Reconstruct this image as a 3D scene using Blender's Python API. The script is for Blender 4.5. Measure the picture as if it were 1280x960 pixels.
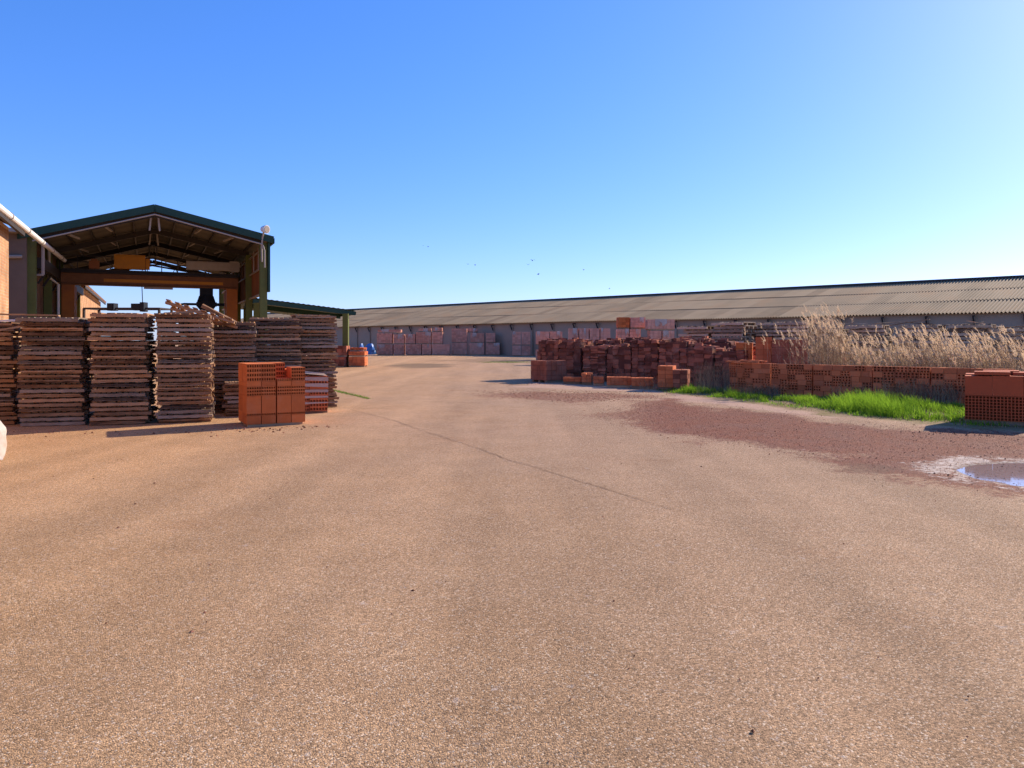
import bpy, math, random
import numpy as np
from mathutils import Vector, Matrix
for o in list(bpy.data.objects): bpy.data.objects.remove(o)
scene = bpy.context.scene
COL = scene.collection
R = math.radians
rnd = random.Random(7)
# ------------------------------------------------------------------ camera
EYE = 1.65; F = 924.0; HZ = 425.0
cam = bpy.data.cameras.new('camera'); camo = bpy.data.objects.new('camera', cam); COL.objects.link(camo)
camo.location = (0, 0, EYE); camo.rotation_euler = (R(90), 0, 0)
cam.sensor_width = 36; cam.lens = 36 * F / 1280; cam.shift_y = -(480 - HZ) / 1280
cam.clip_start = .05; cam.clip_end = 3000
scene.camera = camo
# ------------------------------------------------------------------ light
SUN_AZ, SUN_EL = 52, 27          # azimuth to the right of the view (+Y), elevation
w = bpy.data.worlds.new('World'); scene.world = w; w.use_nodes = True
nt = w.node_tree; nt.nodes.clear()
wo = nt.nodes.new('ShaderNodeOutputWorld'); bg = nt.nodes.new('ShaderNodeBackground')
sky = nt.nodes.new('ShaderNodeTexSky'); sky.sky_type = 'NISHITA'; sky.sun_disc = False
sky.sun_elevation = R(SUN_EL); sky.sun_rotation = R(SUN_AZ)
sky.altitude = 700; sky.air_density = 1.0; sky.dust_density = .8; sky.ozone_density = 2.2
hs = nt.nodes.new('ShaderNodeHueSaturation'); hs.inputs['Saturation'].default_value = 1.25; tn = nt.nodes.new('ShaderNodeMix'); tn.data_type = 'RGBA'; tn.blend_type = 'MULTIPLY'; tn.inputs[0].default_value = 1; tn.inputs[7].default_value = (.96,1.08,1.60,1); gmn = nt.nodes.new('ShaderNodeGamma'); gmn.inputs[1].default_value = .7
nt.links.new(sky.outputs[0], gmn.inputs[0]); nt.links.new(gmn.outputs[0], tn.inputs[6]); nt.links.new(tn.outputs[2], hs.inputs['Color']); nt.links.new(hs.outputs[0], bg.inputs[0])
bg.inputs[1].default_value = .15
nt.links.new(bg.outputs[0], wo.inputs[0])
sd = Vector((math.sin(R(SUN_AZ)) * math.cos(R(SUN_EL)), math.cos(R(SUN_AZ)) * math.cos(R(SUN_EL)), math.sin(R(SUN_EL))))
sl = bpy.data.lights.new('sun', 'SUN'); sl.energy = 5.0; sl.angle = R(.5); sl.color = (1, .87, .70)
so = bpy.data.objects.new('sun', sl); COL.objects.link(so); so.rotation_euler = (-sd).to_track_quat('-Z', 'Y').to_euler()
so.location = (20, 20, 40)
scene.view_settings.view_transform = 'Standard'; scene.view_settings.look = 'None'
scene.view_settings.exposure = 0.68; scene.view_settings.gamma = 1
# ------------------------------------------------------------------ helpers
def G(px, py):                     # ground point seen at a photo position
    d = EYE * F / (py - HZ); return Vector(((px - 640) / F * d, d, 0))
def P(px, py, d):
    return Vector(((px - 640) / F * d, d, EYE + (HZ - py) / F * d))
def tag(o, label=None, cat=None, group=None, kind=None):
    if label: o['label'] = label
    if cat: o['category'] = cat
    if group: o['group'] = group
    if kind: o['kind'] = kind
    return o
def empty(name, loc=(0, 0, 0), rz=0):
    o = bpy.data.objects.new(name, None); COL.objects.link(o); o.location = loc; o.rotation_euler = (0, 0, rz)
    o.empty_display_size = .2
    return o
class MB:
    def __init__(s): s.v = []; s.f = []; s.t = []
    def face(s, pts, t=.5):
        i = len(s.v); s.v += [tuple(p) for p in pts]; s.f.append(tuple(range(i, i + len(pts)))); s.t.append(t)
    def box(s, c, d, rot=None, t=.5, jit=0):
        c = Vector(c); h = Vector(d) / 2; i = len(s.v)
        for x, y, z in ((-1,-1,-1),(1,-1,-1),(1,1,-1),(-1,1,-1),(-1,-1,1),(1,-1,1),(1,1,1),(-1,1,1)):
            p = Vector((x*h.x, y*h.y, z*h.z))
            if jit: p += Vector((rnd.uniform(-jit, jit), rnd.uniform(-jit, jit), rnd.uniform(-jit, jit)))
            if rot is not None: p = rot @ p
            s.v.append(tuple(c + p))
        for f in ((0,3,2,1),(4,5,6,7),(0,1,5,4),(1,2,6,5),(2,3,7,6),(3,0,4,7)):
            s.f.append(tuple(i + k for k in f)); s.t.append(t)
    def bar(s, a, b, w, h=None, t=.5, up=Vector((0,0,1))):
        a = Vector(a); b = Vector(b); h = h or w; d = b - a; L = d.length; d.normalize()
        if abs(d.dot(up)) > .99: up = Vector((0,1,0))
        x = d.cross(up).normalized(); z = x.cross(d)
        s.box((a + b) / 2, (w, L, h), Matrix((x, d, z)).transposed(), t)
    def tube(s, pts, r, n=10, t=.5, caps=True):
        pts = [Vector(p) for p in pts]; rs = r if isinstance(r, (list, tuple)) else [r] * len(pts); rings = []
        for k, p in enumerate(pts):
            d = (pts[min(k+1, len(pts)-1)] - pts[max(k-1, 0)]).normalized()
            up = Vector((0,0,1)) if abs(d.z) < .95 else Vector((0,1,0))
            x = d.cross(up).normalized(); y = x.cross(d); i = len(s.v)
            for j in range(n):
                a = 2*math.pi*j/n; s.v.append(tuple(p + rs[k]*(math.cos(a)*x + math.sin(a)*y)))
            rings.append(i)
        for k in range(len(pts)-1):
            for j in range(n):
                a, b = rings[k], rings[k+1]; s.f.append((a+j, a+(j+1)%n, b+(j+1)%n, b+j)); s.t.append(t)
        if caps:
            s.f.append(tuple(rings[0]+j for j in range(n))); s.t.append(t)
            s.f.append(tuple(rings[-1]+j for j in range(n-1,-1,-1))); s.t.append(t)
    def beam(s, a, b, w, h, seg=6, j=.006, t=.5):       # rough sawn timber, slightly wavy, axis a-b
        a = Vector(a); b = Vector(b); d = (b-a).normalized(); x = d.cross(Vector((0,0,1))).normalized(); z = Vector((0,0,1)); prev = None
        for k in range(seg+1):
            c = a.lerp(b, k/seg) ; i = len(s.v)
            for sx, sz in ((-1,-1),(1,-1),(1,1),(-1,1)):
                s.v.append(tuple(c + x*(sx*w/2 + rnd.uniform(-j, j)) + z*(sz*h/2 + rnd.uniform(-j, j)*.8)))
            if prev is not None:
                for q in range(4):
                    s.f.append((prev+q, prev+(q+1)%4, i+(q+1)%4, i+q)); s.t.append(t + rnd.uniform(-.04,.04))
            else: s.f.append((i,i+3,i+2,i+1)); s.t.append(t+.1)
            prev = i
        s.f.append((prev,prev+1,prev+2,prev+3)); s.t.append(t+.1)
    def holes(s, o, u, v, n, W, H, nx, ny, frac=.62, depth=.06, t=.5, skip=0):   # panel pierced by a grid of cells
        o = Vector(o); u = Vector(u); v = Vector(v); n = Vector(n)
        cw, ch = W/nx, H/ny; mx, my = cw*(1-frac)/2, ch*(1-frac)/2
        for i in range(nx):
            for j in range(ny):
                a = o + u*(i*cw) + v*(j*ch)
                q = [a, a+u*cw, a+u*cw+v*ch, a+v*ch]
                if skip and rnd.random() < skip: s.face(q, t); continue
                p = [a+u*mx+v*my, a+u*(cw-mx)+v*my, a+u*(cw-mx)+v*(ch-my), a+u*mx+v*(ch-my)]
                b = [x - n*depth for x in p]
                for k in range(4):
                    k2 = (k+1) % 4
                    s.face([q[k], q[k2], p[k2], p[k]], t); s.face([p[k], p[k2], b[k2], b[k]], t)
                s.face(b, t)
    def build(s, name, mat, parent=None, smooth=False, normals=False):
        me = bpy.data.meshes.new(name); me.from_pydata(s.v, [], s.f); me.materials.append(mat)
        at = me.attributes.new('tint', 'FLOAT', 'FACE'); at.data.foreach_set('value', s.t)
        if smooth: me.polygons.foreach_set('use_smooth', [True]*len(me.polygons))
        me.update()
        o = bpy.data.objects.new(name, me); COL.objects.link(o)
        if parent: o.parent = parent
        return o
def copy_thing(root, loc, rot):
    c = root.copy(); COL.objects.link(c); c.location = loc; c.rotation_euler = rot
    for ch in list(root.children):
        k = ch.copy(); COL.objects.link(k); k.parent = c
        for g in list(ch.children):
            h = g.copy(); COL.objects.link(h); h.parent = k
    return c
# ------------------------------------------------------------------ materials
def mat(name, base, var=None, rough=.8, noise=3, spread=.5, tint=.5, bump=0, bscale=40, metal=0, spec=.12, objrnd=0, translucent=0, stain=None, stainamt=.5, stainscale=1.2, stretch=(1,1,1)):
    m = bpy.data.materials.new(name); m.use_nodes = True; t = m.node_tree; N = t.nodes; L = t.links
    b = N['Principled BSDF']; b.inputs['Roughness'].default_value = rough; b.inputs['Metallic'].default_value = metal
    b.inputs['Specular IOR Level'].default_value = spec
    tc = N.new('ShaderNodeTexCoord'); mp = N.new('ShaderNodeMapping'); mp.inputs['Scale'].default_value = stretch
    L.new(tc.outputs['Object'], mp.inputs[0])
    oi = N.new('ShaderNodeObjectInfo'); ad = N.new('ShaderNodeVectorMath'); ad.operation = 'MULTIPLY_ADD'
    cx = N.new('ShaderNodeCombineXYZ'); L.new(oi.outputs['Random'], cx.inputs[0]); L.new(oi.outputs['Random'], cx.inputs[2])
    L.new(cx.outputs[0], ad.inputs[0]); ad.inputs[1].default_value = (37,37,37); L.new(mp.outputs[0], ad.inputs[2])
    nz = N.new('ShaderNodeTexNoise'); nz.inputs['Scale'].default_value = noise; nz.inputs['Detail'].default_value = 6; nz.inputs['Roughness'].default_value = .65
    L.new(ad.outputs[0], nz.inputs[0])
    at = N.new('ShaderNodeAttribute'); at.attribute_name = 'tint'
    # factor = noise*spread + tint*tintweight + random*objrnd, recentred
    m1 = N.new('ShaderNodeMath'); m1.operation = 'MULTIPLY_ADD'; L.new(nz.outputs[0], m1.inputs[0]); m1.inputs[1].default_value = spread*2; m1.inputs[2].default_value = .5-spread
    m2 = N.new('ShaderNodeMath'); m2.operation = 'MULTIPLY_ADD'; L.new(at.outputs['Fac'], m2.inputs[0]); m2.inputs[1].default_value = tint*2; m2.inputs[2].default_value = -tint
    m3 = N.new('ShaderNodeMath'); m3.operation = 'ADD'; L.new(m1.outputs[0], m3.inputs[0]); L.new(m2.outputs[0], m3.inputs[1])
    m4 = N.new('ShaderNodeMath'); m4.operation = 'MULTIPLY_ADD'; L.new(oi.outputs['Random'], m4.inputs[0]); m4.inputs[1].default_value = objrnd*2; m4.inputs[2].default_value = -objrnd
    m5 = N.new('ShaderNodeMath'); m5.operation = 'ADD'; m5.use_clamp = True; L.new(m3.outputs[0], m5.inputs[0]); L.new(m4.outputs[0], m5.inputs[1])
    mx = N.new('ShaderNodeMix'); mx.data_type = 'RGBA'; var = var or tuple(c*.6 for c in base)
    mx.inputs[6].default_value = (*var, 1); mx.inputs[7].default_value = (*base, 1); L.new(m5.outputs[0], mx.inputs[0])
    colr = mx.outputs[2]
    if stain:
        n2 = N.new('ShaderNodeTexNoise'); n2.inputs['Scale'].default_value = stainscale; n2.inputs['Detail'].default_value = 8; n2.inputs['Roughness'].default_value = .7
        L.new(ad.outputs[0], n2.inputs[0]); cr = N.new('ShaderNodeMapRange'); cr.inputs[1].default_value = .5; cr.inputs[2].default_value = .72; cr.inputs[4].default_value = stainamt
        L.new(n2.outputs[0], cr.inputs[0]); mm = N.new('ShaderNodeMix'); mm.data_type = 'RGBA'; L.new(cr.outputs[0], mm.inputs[0]); L.new(colr, mm.inputs[6]); mm.inputs[7].default_value = (*stain, 1); colr = mm.outputs[2]
    L.new(colr, b.inputs['Base Color'])
    if bump:
        n3 = N.new('ShaderNodeTexNoise'); n3.inputs['Scale'].default_value = bscale; n3.inputs['Detail'].default_value = 5; L.new(ad.outputs[0], n3.inputs[0])
        bp = N.new('ShaderNodeBump'); bp.inputs['Strength'].default_value = 1; bp.inputs['Distance'].default_value = bump
        L.new(n3.outputs[0], bp.inputs['Height']); L.new(bp.outputs[0], b.inputs['Normal'])
    if translucent:
        tr = N.new('ShaderNodeBsdfTranslucent'); L.new(colr, tr.inputs[0]); ms = N.new('ShaderNodeMixShader'); ms.inputs[0].default_value = translucent
        L.new(b.outputs[0], ms.inputs[1]); L.new(tr.outputs[0], ms.inputs[2]); L.new(ms.outputs[0], N['Material Output'].inputs[0])
    return m
M = {}
M['wood'] = mat('pallet_wood', (.44,.26,.145), (.10,.052,.03), .85, 3.2, .75, .7, .004, 60, objrnd=.32, stain=(.42,.17,.05), stainamt=.7, stretch=(.4,1,1))
M['wood_brown_grey'] = mat('weathered_pallet_wood', (.36,.27,.20), (.09,.06,.045), .9, 3, .6, .6, .004, 60, objrnd=.3)
M['wood_grey'] = mat('grey_pallet_wood', (.60,.42,.27), (.13,.08,.048), .88, 1.6, .45, .5, .004, 60, objrnd=.35, stain=(.30,.14,.08), stainamt=.4)
M['brick'] = mat('fresh_clay', (.68,.18,.05), (.42,.105,.03), .8, 5, .45, .7, .002, 90, objrnd=.05, stain=(.5,.24,.13), stainamt=.3, stainscale=3)
M['brick_old'] = mat('old_clay', (.48,.15,.08), (.16,.052,.032), .9, 2.5, .5, .7, .004, 60, objrnd=.1, stain=(.42,.24,.16), stainamt=.45, stainscale=2.5)
M['brick_wall'] = mat('hollow_clay', (.74,.205,.075), (.46,.12,.045), .88, 3, .35, .7, .004, 60, stain=(.42,.22,.13), stainamt=.4, stainscale=1.5)
M['brick_pink'] = mat('wrapped_clay', (.72,.30,.19), (.46,.17,.10), .45, 3, .3, .6, .003, 25, objrnd=.35, spec=.6, stain=(.66,.42,.32), stainamt=.55, stainscale=1.6)
M['film'] = mat('milky_film', (.52,.40,.33), (.38,.25,.19), .25, 3, .5, .3, .01, 14, spec=.7)
M['white'] = mat('white_plastic', (.78,.76,.72), (.6,.55,.5), .5, 4, .3, .3, .01, 12)
M['sackcloth'] = mat('woven_sack', (.55,.5,.44), (.33,.25,.2), .8, 7, .5, .3, .012, 14, stain=(.4,.2,.12), stainamt=.6, stainscale=4)
M['green'] = mat('green_paint', (.16,.18,.05), (.09,.10,.03), .55, 4, .4, .3, stain=(.17,.1,.05), stainamt=.35)
M['rusty'] = mat('rusty_steel', (.26,.12,.055), (.12,.055,.03), .7, 3, .5, .4)
M['annex'] = mat('brown_render', (.22,.155,.11), (.14,.10,.075), .9, 1.2, .5, .4)
M['brick_red'] = mat('red_clay', (.58,.125,.045), (.42,.085,.03), .8, 4, .3, .6, .002, 90)
M['dgreen'] = mat('dark_green_sheet', (.035,.085,.06), (.02,.045,.035), .5, 3, .4, .3)
M['roof_in'] = mat('roof_underside', (.16,.14,.11), (.09,.08,.065), .8, 1.5, .4, .4)
M['steel'] = mat('dark_steel', (.06,.05,.045), (.035,.03,.03), .6, 5, .4, .3)
M['steel_l'] = mat('pale_steel', (.42,.37,.31), (.28,.23,.19), .55, 5, .4, .3)
M['yellow'] = mat('crane_yellow', (.60,.27,.035), (.38,.15,.025), .55, 2, .4, .3, stain=(.2,.1,.05), stainamt=.5)
M['orange'] = mat('crane_orange', (.50,.17,.035), (.3,.1,.03), .6, 2, .4, .3, stain=(.2,.09,.05), stainamt=.5)
M['black'] = mat('black_rubber', (.02,.025,.035), (.012,.013,.016), .6)
M['rustsheet'] = mat('rust_sheet', (.34,.13,.05), (.2,.08,.04), .7, 1.5, .5, .5)
M['litbrick'] = None
M['concrete'] = mat('grey_render', (.48,.345,.24), (.34,.24,.17), .9, 1.2, .5, .4, .004, 30, stain=(.2,.15,.12), stainamt=.5, stainscale=.6)
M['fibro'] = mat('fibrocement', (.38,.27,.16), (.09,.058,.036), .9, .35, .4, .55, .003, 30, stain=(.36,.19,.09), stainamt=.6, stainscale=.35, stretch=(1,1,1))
M['tile'] = mat('roof_tile', (.33,.17,.1), (.17,.1,.07), .85, 3, .5, .4)
M['blue'] = mat('blue_plastic', (.05,.18,.48), (.03,.1,.3), .35, 3, .5, .4, .02, 6)
M['reed'] = mat('dry_reed', (.72,.545,.36), (.21,.135,.085), .8, .8, .15, .9, translucent=.3)
M['grass'] = mat('green_grass', (.22,.37,.028), (.035,.10,.012), .6, 2.5, .5, .75, translucent=.5)
M['pebble'] = mat('red_pebble', (.44,.19,.11), (.13,.05,.03), .9, 3, .2, .9)
def brickwall(name, c1, c2, mortar, sc=1):
    m = bpy.data.materials.new(name); m.use_nodes = True; N = m.node_tree.nodes; L = m.node_tree.links; b = N['Principled BSDF']
    b.inputs['Roughness'].default_value = .9; b.inputs['Specular IOR Level'].default_value = .12
    tc = N.new('ShaderNodeTexCoord'); br = N.new('ShaderNodeTexBrick'); br.inputs['Color1'].default_value = (*c1,1); br.inputs['Color2'].default_value = (*c2,1); br.inputs['Mortar'].default_value = (*mortar,1)
    br.inputs['Scale'].default_value = sc; br.inputs['Brick Width'].default_value = .28; br.inputs['Row Height'].default_value = .11; br.inputs['Mortar Size'].default_value = .012
    sp = N.new('ShaderNodeSeparateXYZ'); cb = N.new('ShaderNodeCombineXYZ'); a = N.new('ShaderNodeMath'); a.operation = 'ADD'
    L.new(tc.outputs['Object'], sp.inputs[0]); L.new(sp.outputs[0], a.inputs[0]); L.new(sp.outputs[1], a.inputs[1]); L.new(a.outputs[0], cb.inputs[0]); L.new(sp.outputs[2], cb.inputs[1]); L.new(cb.outputs[0], br.inputs[0])
    nz = N.new('ShaderNodeTexNoise'); nz.inputs['Scale'].default_value = 1.1; nz.inputs['Detail'].default_value = 7; L.new(tc.outputs['Object'], nz.inputs[0])
    mr = N.new('ShaderNodeMapRange'); mr.inputs[1].default_value = .3; mr.inputs[2].default_value = .7; mr.inputs[3].default_value = .6; mr.inputs[4].default_value = 1.15; L.new(nz.outputs[0], mr.inputs[0])
    mu = N.new('ShaderNodeMix'); mu.data_type = 'RGBA'; mu.blend_type = 'MULTIPLY'; mu.inputs[0].default_value = 1; L.new(br.outputs[0], mu.inputs[6]); L.new(mr.outputs[0], mu.inputs[7]); L.new(mu.outputs[2], b.inputs['Base Color'])
    bp = N.new('ShaderNodeBump'); bp.inputs['Distance'].default_value = .01; bp.inputs['Strength'].default_value = .8; L.new(br.outputs['Fac'], bp.inputs['Height']); bp.invert = True; L.new(bp.outputs[0], b.inputs['Normal'])
    return m
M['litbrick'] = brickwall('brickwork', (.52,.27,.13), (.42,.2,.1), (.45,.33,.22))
M['shadebrick'] = brickwall('shaded_brickwork', (.24,.12,.07), (.18,.09,.055), (.2,.15,.11))  # brick for the shed's inner wall, darkened to paint in the interior shade
# ------------------------------------------------------------------ ground
GR = [(735,521),(790,533),(860,546),(950,561),(1050,578),(1130,590),(1280,615),(1450,640),(1450,548),(1280,542),(1100,531),(1000,521),(930,512),(870,506),(840,500),(800,505),(755,513)]
GB = [(590,488),(640,496),(700,503),(800,500),(830,495),(760,490),(690,489)]
PD = [(650,484),(760,488),(850,492),(830,500),(900,505),(1000,518),(1060,524),(1000,512),(900,498),(840,490),(760,483),(670,478)]
SO = [(815,487),(900,499),(1000,513),(1100,528),(1210,535),(1450,545),(1450,452),(1000,446),(850,450),(800,470)]
CR = [(1125,579),(1165,574),(1230,571),(1320,572),(1450,575),(1450,640),(1290,613),(1215,603),(1160,590)]
PU = [(1200,586),(1225,581),(1260,577),(1330,576),(1420,580),(1420,614),(1330,610),(1268,604),(1225,597)]
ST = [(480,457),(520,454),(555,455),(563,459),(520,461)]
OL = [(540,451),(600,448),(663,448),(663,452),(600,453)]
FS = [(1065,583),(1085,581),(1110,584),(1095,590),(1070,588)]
def wpoly(pl): return np.array([[*G(*p)[:2]] for p in pl])
def sdist(X, Y, poly):             # >0 inside
    n = len(poly); d = np.full(X.shape, 1e9); ins = np.zeros(X.shape, bool)
    for i in range(n):
        a = poly[i]; b = poly[(i+1) % n]; e = b-a; wx, wy = X-a[0], Y-a[1]
        tt = np.clip((wx*e[0]+wy*e[1])/(e@e+1e-12), 0, 1); dx, dy = wx-tt*e[0], wy-tt*e[1]
        d = np.minimum(d, dx*dx+dy*dy)
        c = ((a[1] > Y) != (b[1] > Y)); xi = (b[0]-a[0])*(Y-a[1])/(b[1]-a[1]+1e-12)+a[0]
        ins ^= c & (X < xi)
    return np.sqrt(d)*np.where(ins, 1, -1)
rs = np.random.RandomState(3)
def vnoise(X, Y, s, seed=0):
    g = np.random.RandomState(seed).rand(256, 256); x = X/s; y = Y/s; xi = np.floor(x).astype(int); yi = np.floor(y).astype(int); fx = x-xi; fy = y-yi
    fx = fx*fx*(3-2*fx); fy = fy*fy*(3-2*fy); q = lambda a, b: g[a % 256, b % 256]
    return (q(xi,yi)*(1-fx)+q(xi+1,yi)*fx)*(1-fy)+(q(xi,yi+1)*(1-fx)+q(xi+1,yi+1)*fx)*fy
def axis(segs):
    r = []
    for a, b, st in segs: r += list(np.arange(a, b-1e-6, st))
    return np.array(r + [segs[-1][1]])
xs = axis([(-1500,-300,200),(-300,-60,30),(-60,-20,4),(-20,-2,.4),(-2,4,.25),(4,10,.12),(10,26,.35),(26,60,3),(60,300,30),(300,1500,200)])
ys = axis([(-200,-20,30),(-20,0,4),(0,7,.5),(7,12,.1),(12,34,.2),(34,60,.6),(60,120,3),(120,600,40),(600,2000,200)])
X, Y = np.meshgrid(xs, ys); sm = lambda a: np.clip(a, 0, 1)**2*(3-2*np.clip(a, 0, 1))
wob = (vnoise(X,Y,.9,1)-.5)*1.1+(vnoise(X,Y,.3,2)-.5)*.5
def mask(pl, soft, wb=1, off=0): return sm((sdist(X, Y, wpoly(pl))+off+wob*wb)/soft+.5)
gravel = np.maximum(mask(GR, 1.5, 1.2)*np.clip(.35+(640+X/np.maximum(Y,1)*F-720)/260, .25, .8), mask(GB, 1.8, 2.0)*.58)
pale = mask(PD, 1.0, .9)
soil = mask(SO, .6, .8)
crust = mask(CR, .35, .35); crust *= .15+.95*vnoise(X,Y,.22,9)
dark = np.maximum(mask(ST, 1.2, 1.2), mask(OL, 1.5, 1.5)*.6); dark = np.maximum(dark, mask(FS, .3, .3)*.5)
pud = sm((sdist(X, Y, wpoly(PU))+wob*.25)/.35+.5)
Z = (vnoise(X,Y,3,4)-.5)*.012*(np.abs(X) < 40) + gravel*.006*vnoise(X,Y,.25,6) - pud*.035
verts = np.stack([X, Y, Z], -1).reshape(-1, 3); ny, nx = X.shape
idx = np.arange(nx*ny).reshape(ny, nx); fc = np.stack([idx[:-1,:-1], idx[:-1,1:], idx[1:,1:], idx[1:,:-1]], -1).reshape(-1, 4)
gm = bpy.data.meshes.new('ground'); gm.from_pydata(verts.tolist(), [], fc.tolist())
for nme, arr in (('gravel', gravel), ('pale', pale), ('soil', soil), ('crust', crust), ('dark', dark), ('wet', pud)):
    a = gm.attributes.new(nme, 'FLOAT', 'POINT'); a.data.foreach_set('value', arr.reshape(-1).astype(np.float32))
gm.polygons.foreach_set('use_smooth', [True]*len(gm.polygons))
m = bpy.data.materials.new('dusty_asphalt'); m.use_nodes = True; N = m.node_tree.nodes; L = m.node_tree.links; b = N['Principled BSDF']
b.inputs['Roughness'].default_value = .85; b.inputs['Specular IOR Level'].default_value = .07
tc = N.new('ShaderNodeTexCoord')
def tex(kind, sc, det=4, ro=.6, **k):
    n = N.new(kind); n.inputs['Scale'].default_value = sc
    if kind.endswith('Noise'): n.inputs['Detail'].default_value = det; n.inputs['Roughness'].default_value = ro
    L.new(tc.outputs['Object'], n.inputs['Vector']); return n
def mixc(fac, a, c, blend='MIX'):
    x = N.new('ShaderNodeMix'); x.data_type = 'RGBA'; x.blend_type = blend
    for s_, v in ((0, fac), (6, a), (7, c)):
        if isinstance(v, bpy.types.NodeSocket): L.new(v, x.inputs[s_])
        else: x.inputs[s_].default_value = v if s_ == 0 else (*v, 1)
    return x.outputs[2]
def mr(src, a, b_, c=0, d=1):
    x = N.new('ShaderNodeMapRange'); x.inputs[1].default_value = a; x.inputs[2].default_value = b_; x.inputs[3].default_value = c; x.inputs[4].default_value = d; L.new(src, x.inputs[0]); return x.outputs[0]
def attr(nm): x = N.new('ShaderNodeAttribute'); x.attribute_name = nm; return x.outputs['Fac']
n_big = tex('ShaderNodeTexNoise', .22, 5); n_mid = tex('ShaderNodeTexNoise', 1.3, 6, .65); n_fine = tex('ShaderNodeTexNoise', 9, 5, .7)
sepp = N.new('ShaderNodeSeparateXYZ'); L.new(tc.outputs['Object'], sepp.inputs[0])
tan = mixc(mr(n_mid.outputs[0], .3, .7), (.44,.245,.115), (.55,.31,.15))
grey = mixc(mr(n_mid.outputs[0], .3, .7), (.355,.212,.12), (.43,.265,.155))
ma = N.new('ShaderNodeMath'); ma.operation = 'MULTIPLY_ADD'; L.new(n_big.outputs[0], ma.inputs[0]); ma.inputs[1].default_value = 9; 
mz = N.new('ShaderNodeMath'); mz.operation = 'MULTIPLY_ADD'; L.new(sepp.outputs[0], mz.inputs[0]); mz.inputs[1].default_value = -1; 
mz.inputs[2].default_value = -6.2; L.new(mz.outputs[0], ma.inputs[2])
base = mixc(mr(ma.outputs[0], -2.5, 4.5), grey, tan)
base = mixc(mr(sepp.outputs[1], 3, 13, .8, 0), base, mixc(1, base, (.98,.99,.89), 'MULTIPLY'))
# aggregate: pale and dark chips
v1 = tex('ShaderNodeTexVoronoi', 122); v2 = tex('ShaderNodeTexVoronoi', 260)
def sepx(s_): x = N.new('ShaderNodeSeparateColor'); L.new(s_, x.inputs[0]); return x
c1 = sepx(v1.outputs['Color']); c2 = sepx(v2.outputs['Color'])
chipA = mr(c1.outputs[0], .0, 1, .56, 1.42); chipB = mr(c2.outputs[1], 0, 1, .62, 1.34)
base = mixc(1, base, chipA, 'MULTIPLY'); base = mixc(1, base, chipB, 'MULTIPLY')
base = mixc(mr(c1.outputs[1], .90, .96, 0, .6), base, (.8,.64,.46))
base = mixc(mr(c1.outputs[2], .93, .97, 0, .6), base, (.10,.07,.05))
base = mixc(mr(n_fine.outputs[0], .58, .75, 0, .35), base, (.22,.15,.11))
# worn lanes and dusty drifts along the driving direction
mpl = N.new('ShaderNodeMapping'); mpl.inputs['Rotation'].default_value = (0,0,R(-12)); mpl.inputs['Scale'].default_value = (1.1,.07,1); L.new(tc.outputs['Object'], mpl.inputs[0])
nl = N.new('ShaderNodeTexNoise'); nl.inputs['Scale'].default_value = 1; nl.inputs['Detail'].default_value = 4; L.new(mpl.outputs[0], nl.inputs['Vector'])
base = mixc(1, base, mr(nl.outputs[0], .35, .68, .88, 1.1), 'MULTIPLY')
n_p = tex('ShaderNodeTexNoise', .55, 7, .7)
base = mixc(mr(n_p.outputs[0], .56, .72, 0, .5), base, mixc(1, base, (.82,.70,.62), 'MULTIPLY'))
base = mixc(mr(n_p.outputs[0], .28, .42, .35, 0), base, mixc(1, base, (1.12,1.04,.92), 'MULTIPLY'))
# red gravel
red = mixc(mr(c1.outputs[0], 0, 1), (.05,.016,.009), (.36,.12,.06)); red = mixc(mr(n_mid.outputs[0], .4, .7, 0, .6), red, (.17,.085,.06)); red = mixc(mr(c2.outputs[0], .85, .95, 0, .5), red, (.42,.28,.22))
brk = mr(n_fine.outputs[0], .3, .7, -.35, .35)
def edge(nm, k=1.0):
    x = N.new('ShaderNodeMath'); x.operation = 'MULTIPLY_ADD'; L.new(brk, x.inputs[0]); x.inputs[1].default_value = k
    L.new(attr(nm), x.inputs[2]); return mr(x.outputs[0], .3, .7)
base = mixc(edge('pale'), base, mixc(mr(n_fine.outputs[0], .3, .7), (.40,.235,.155), (.50,.33,.23)))
base = mixc(edge('soil'), base, mixc(mr(n_mid.outputs[0], .4, .6), (.20,.15,.05), (.30,.20,.11)))
base = mixc(edge('gravel'), base, red)
base = mixc(edge('crust', 1.4), base, mixc(mr(n_fine.outputs[0], .35, .65), (.36,.25,.18), (.62,.50,.40)))
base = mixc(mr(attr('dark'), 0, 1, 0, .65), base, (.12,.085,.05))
base = mixc(mr(attr('wet'), .2, .9), base, (.13,.07,.05))
L.new(base, b.inputs['Base Color'])
hm = N.new('ShaderNodeMath'); hm.operation = 'ADD'; h1 = mr(v1.outputs['Distance'], 0, .7, 1, 0); h2 = mr(c2.outputs[0], 0, 1, 0, .5); L.new(h1, hm.inputs[0]); L.new(h2, hm.inputs[1])
bp = N.new('ShaderNodeBump'); bp.inputs['Strength'].default_value = .8; bp.inputs['Distance'].default_value = .0035; L.new(hm.outputs[0], bp.inputs['Height'])
bp2 = N.new('ShaderNodeBump'); bp2.inputs['Distance'].default_value = .02; bp2.inputs['Strength'].default_value = .5; L.new(n_mid.outputs[0], bp2.inputs['Height']); L.new(bp.outputs[0], bp2.inputs['Normal'])
L.new(bp2.outputs[0], b.inputs['Normal'])
gm.materials.append(m); gob = bpy.data.objects.new('ground', gm); COL.objects.link(gob); tag(gob, kind='structure')
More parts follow.
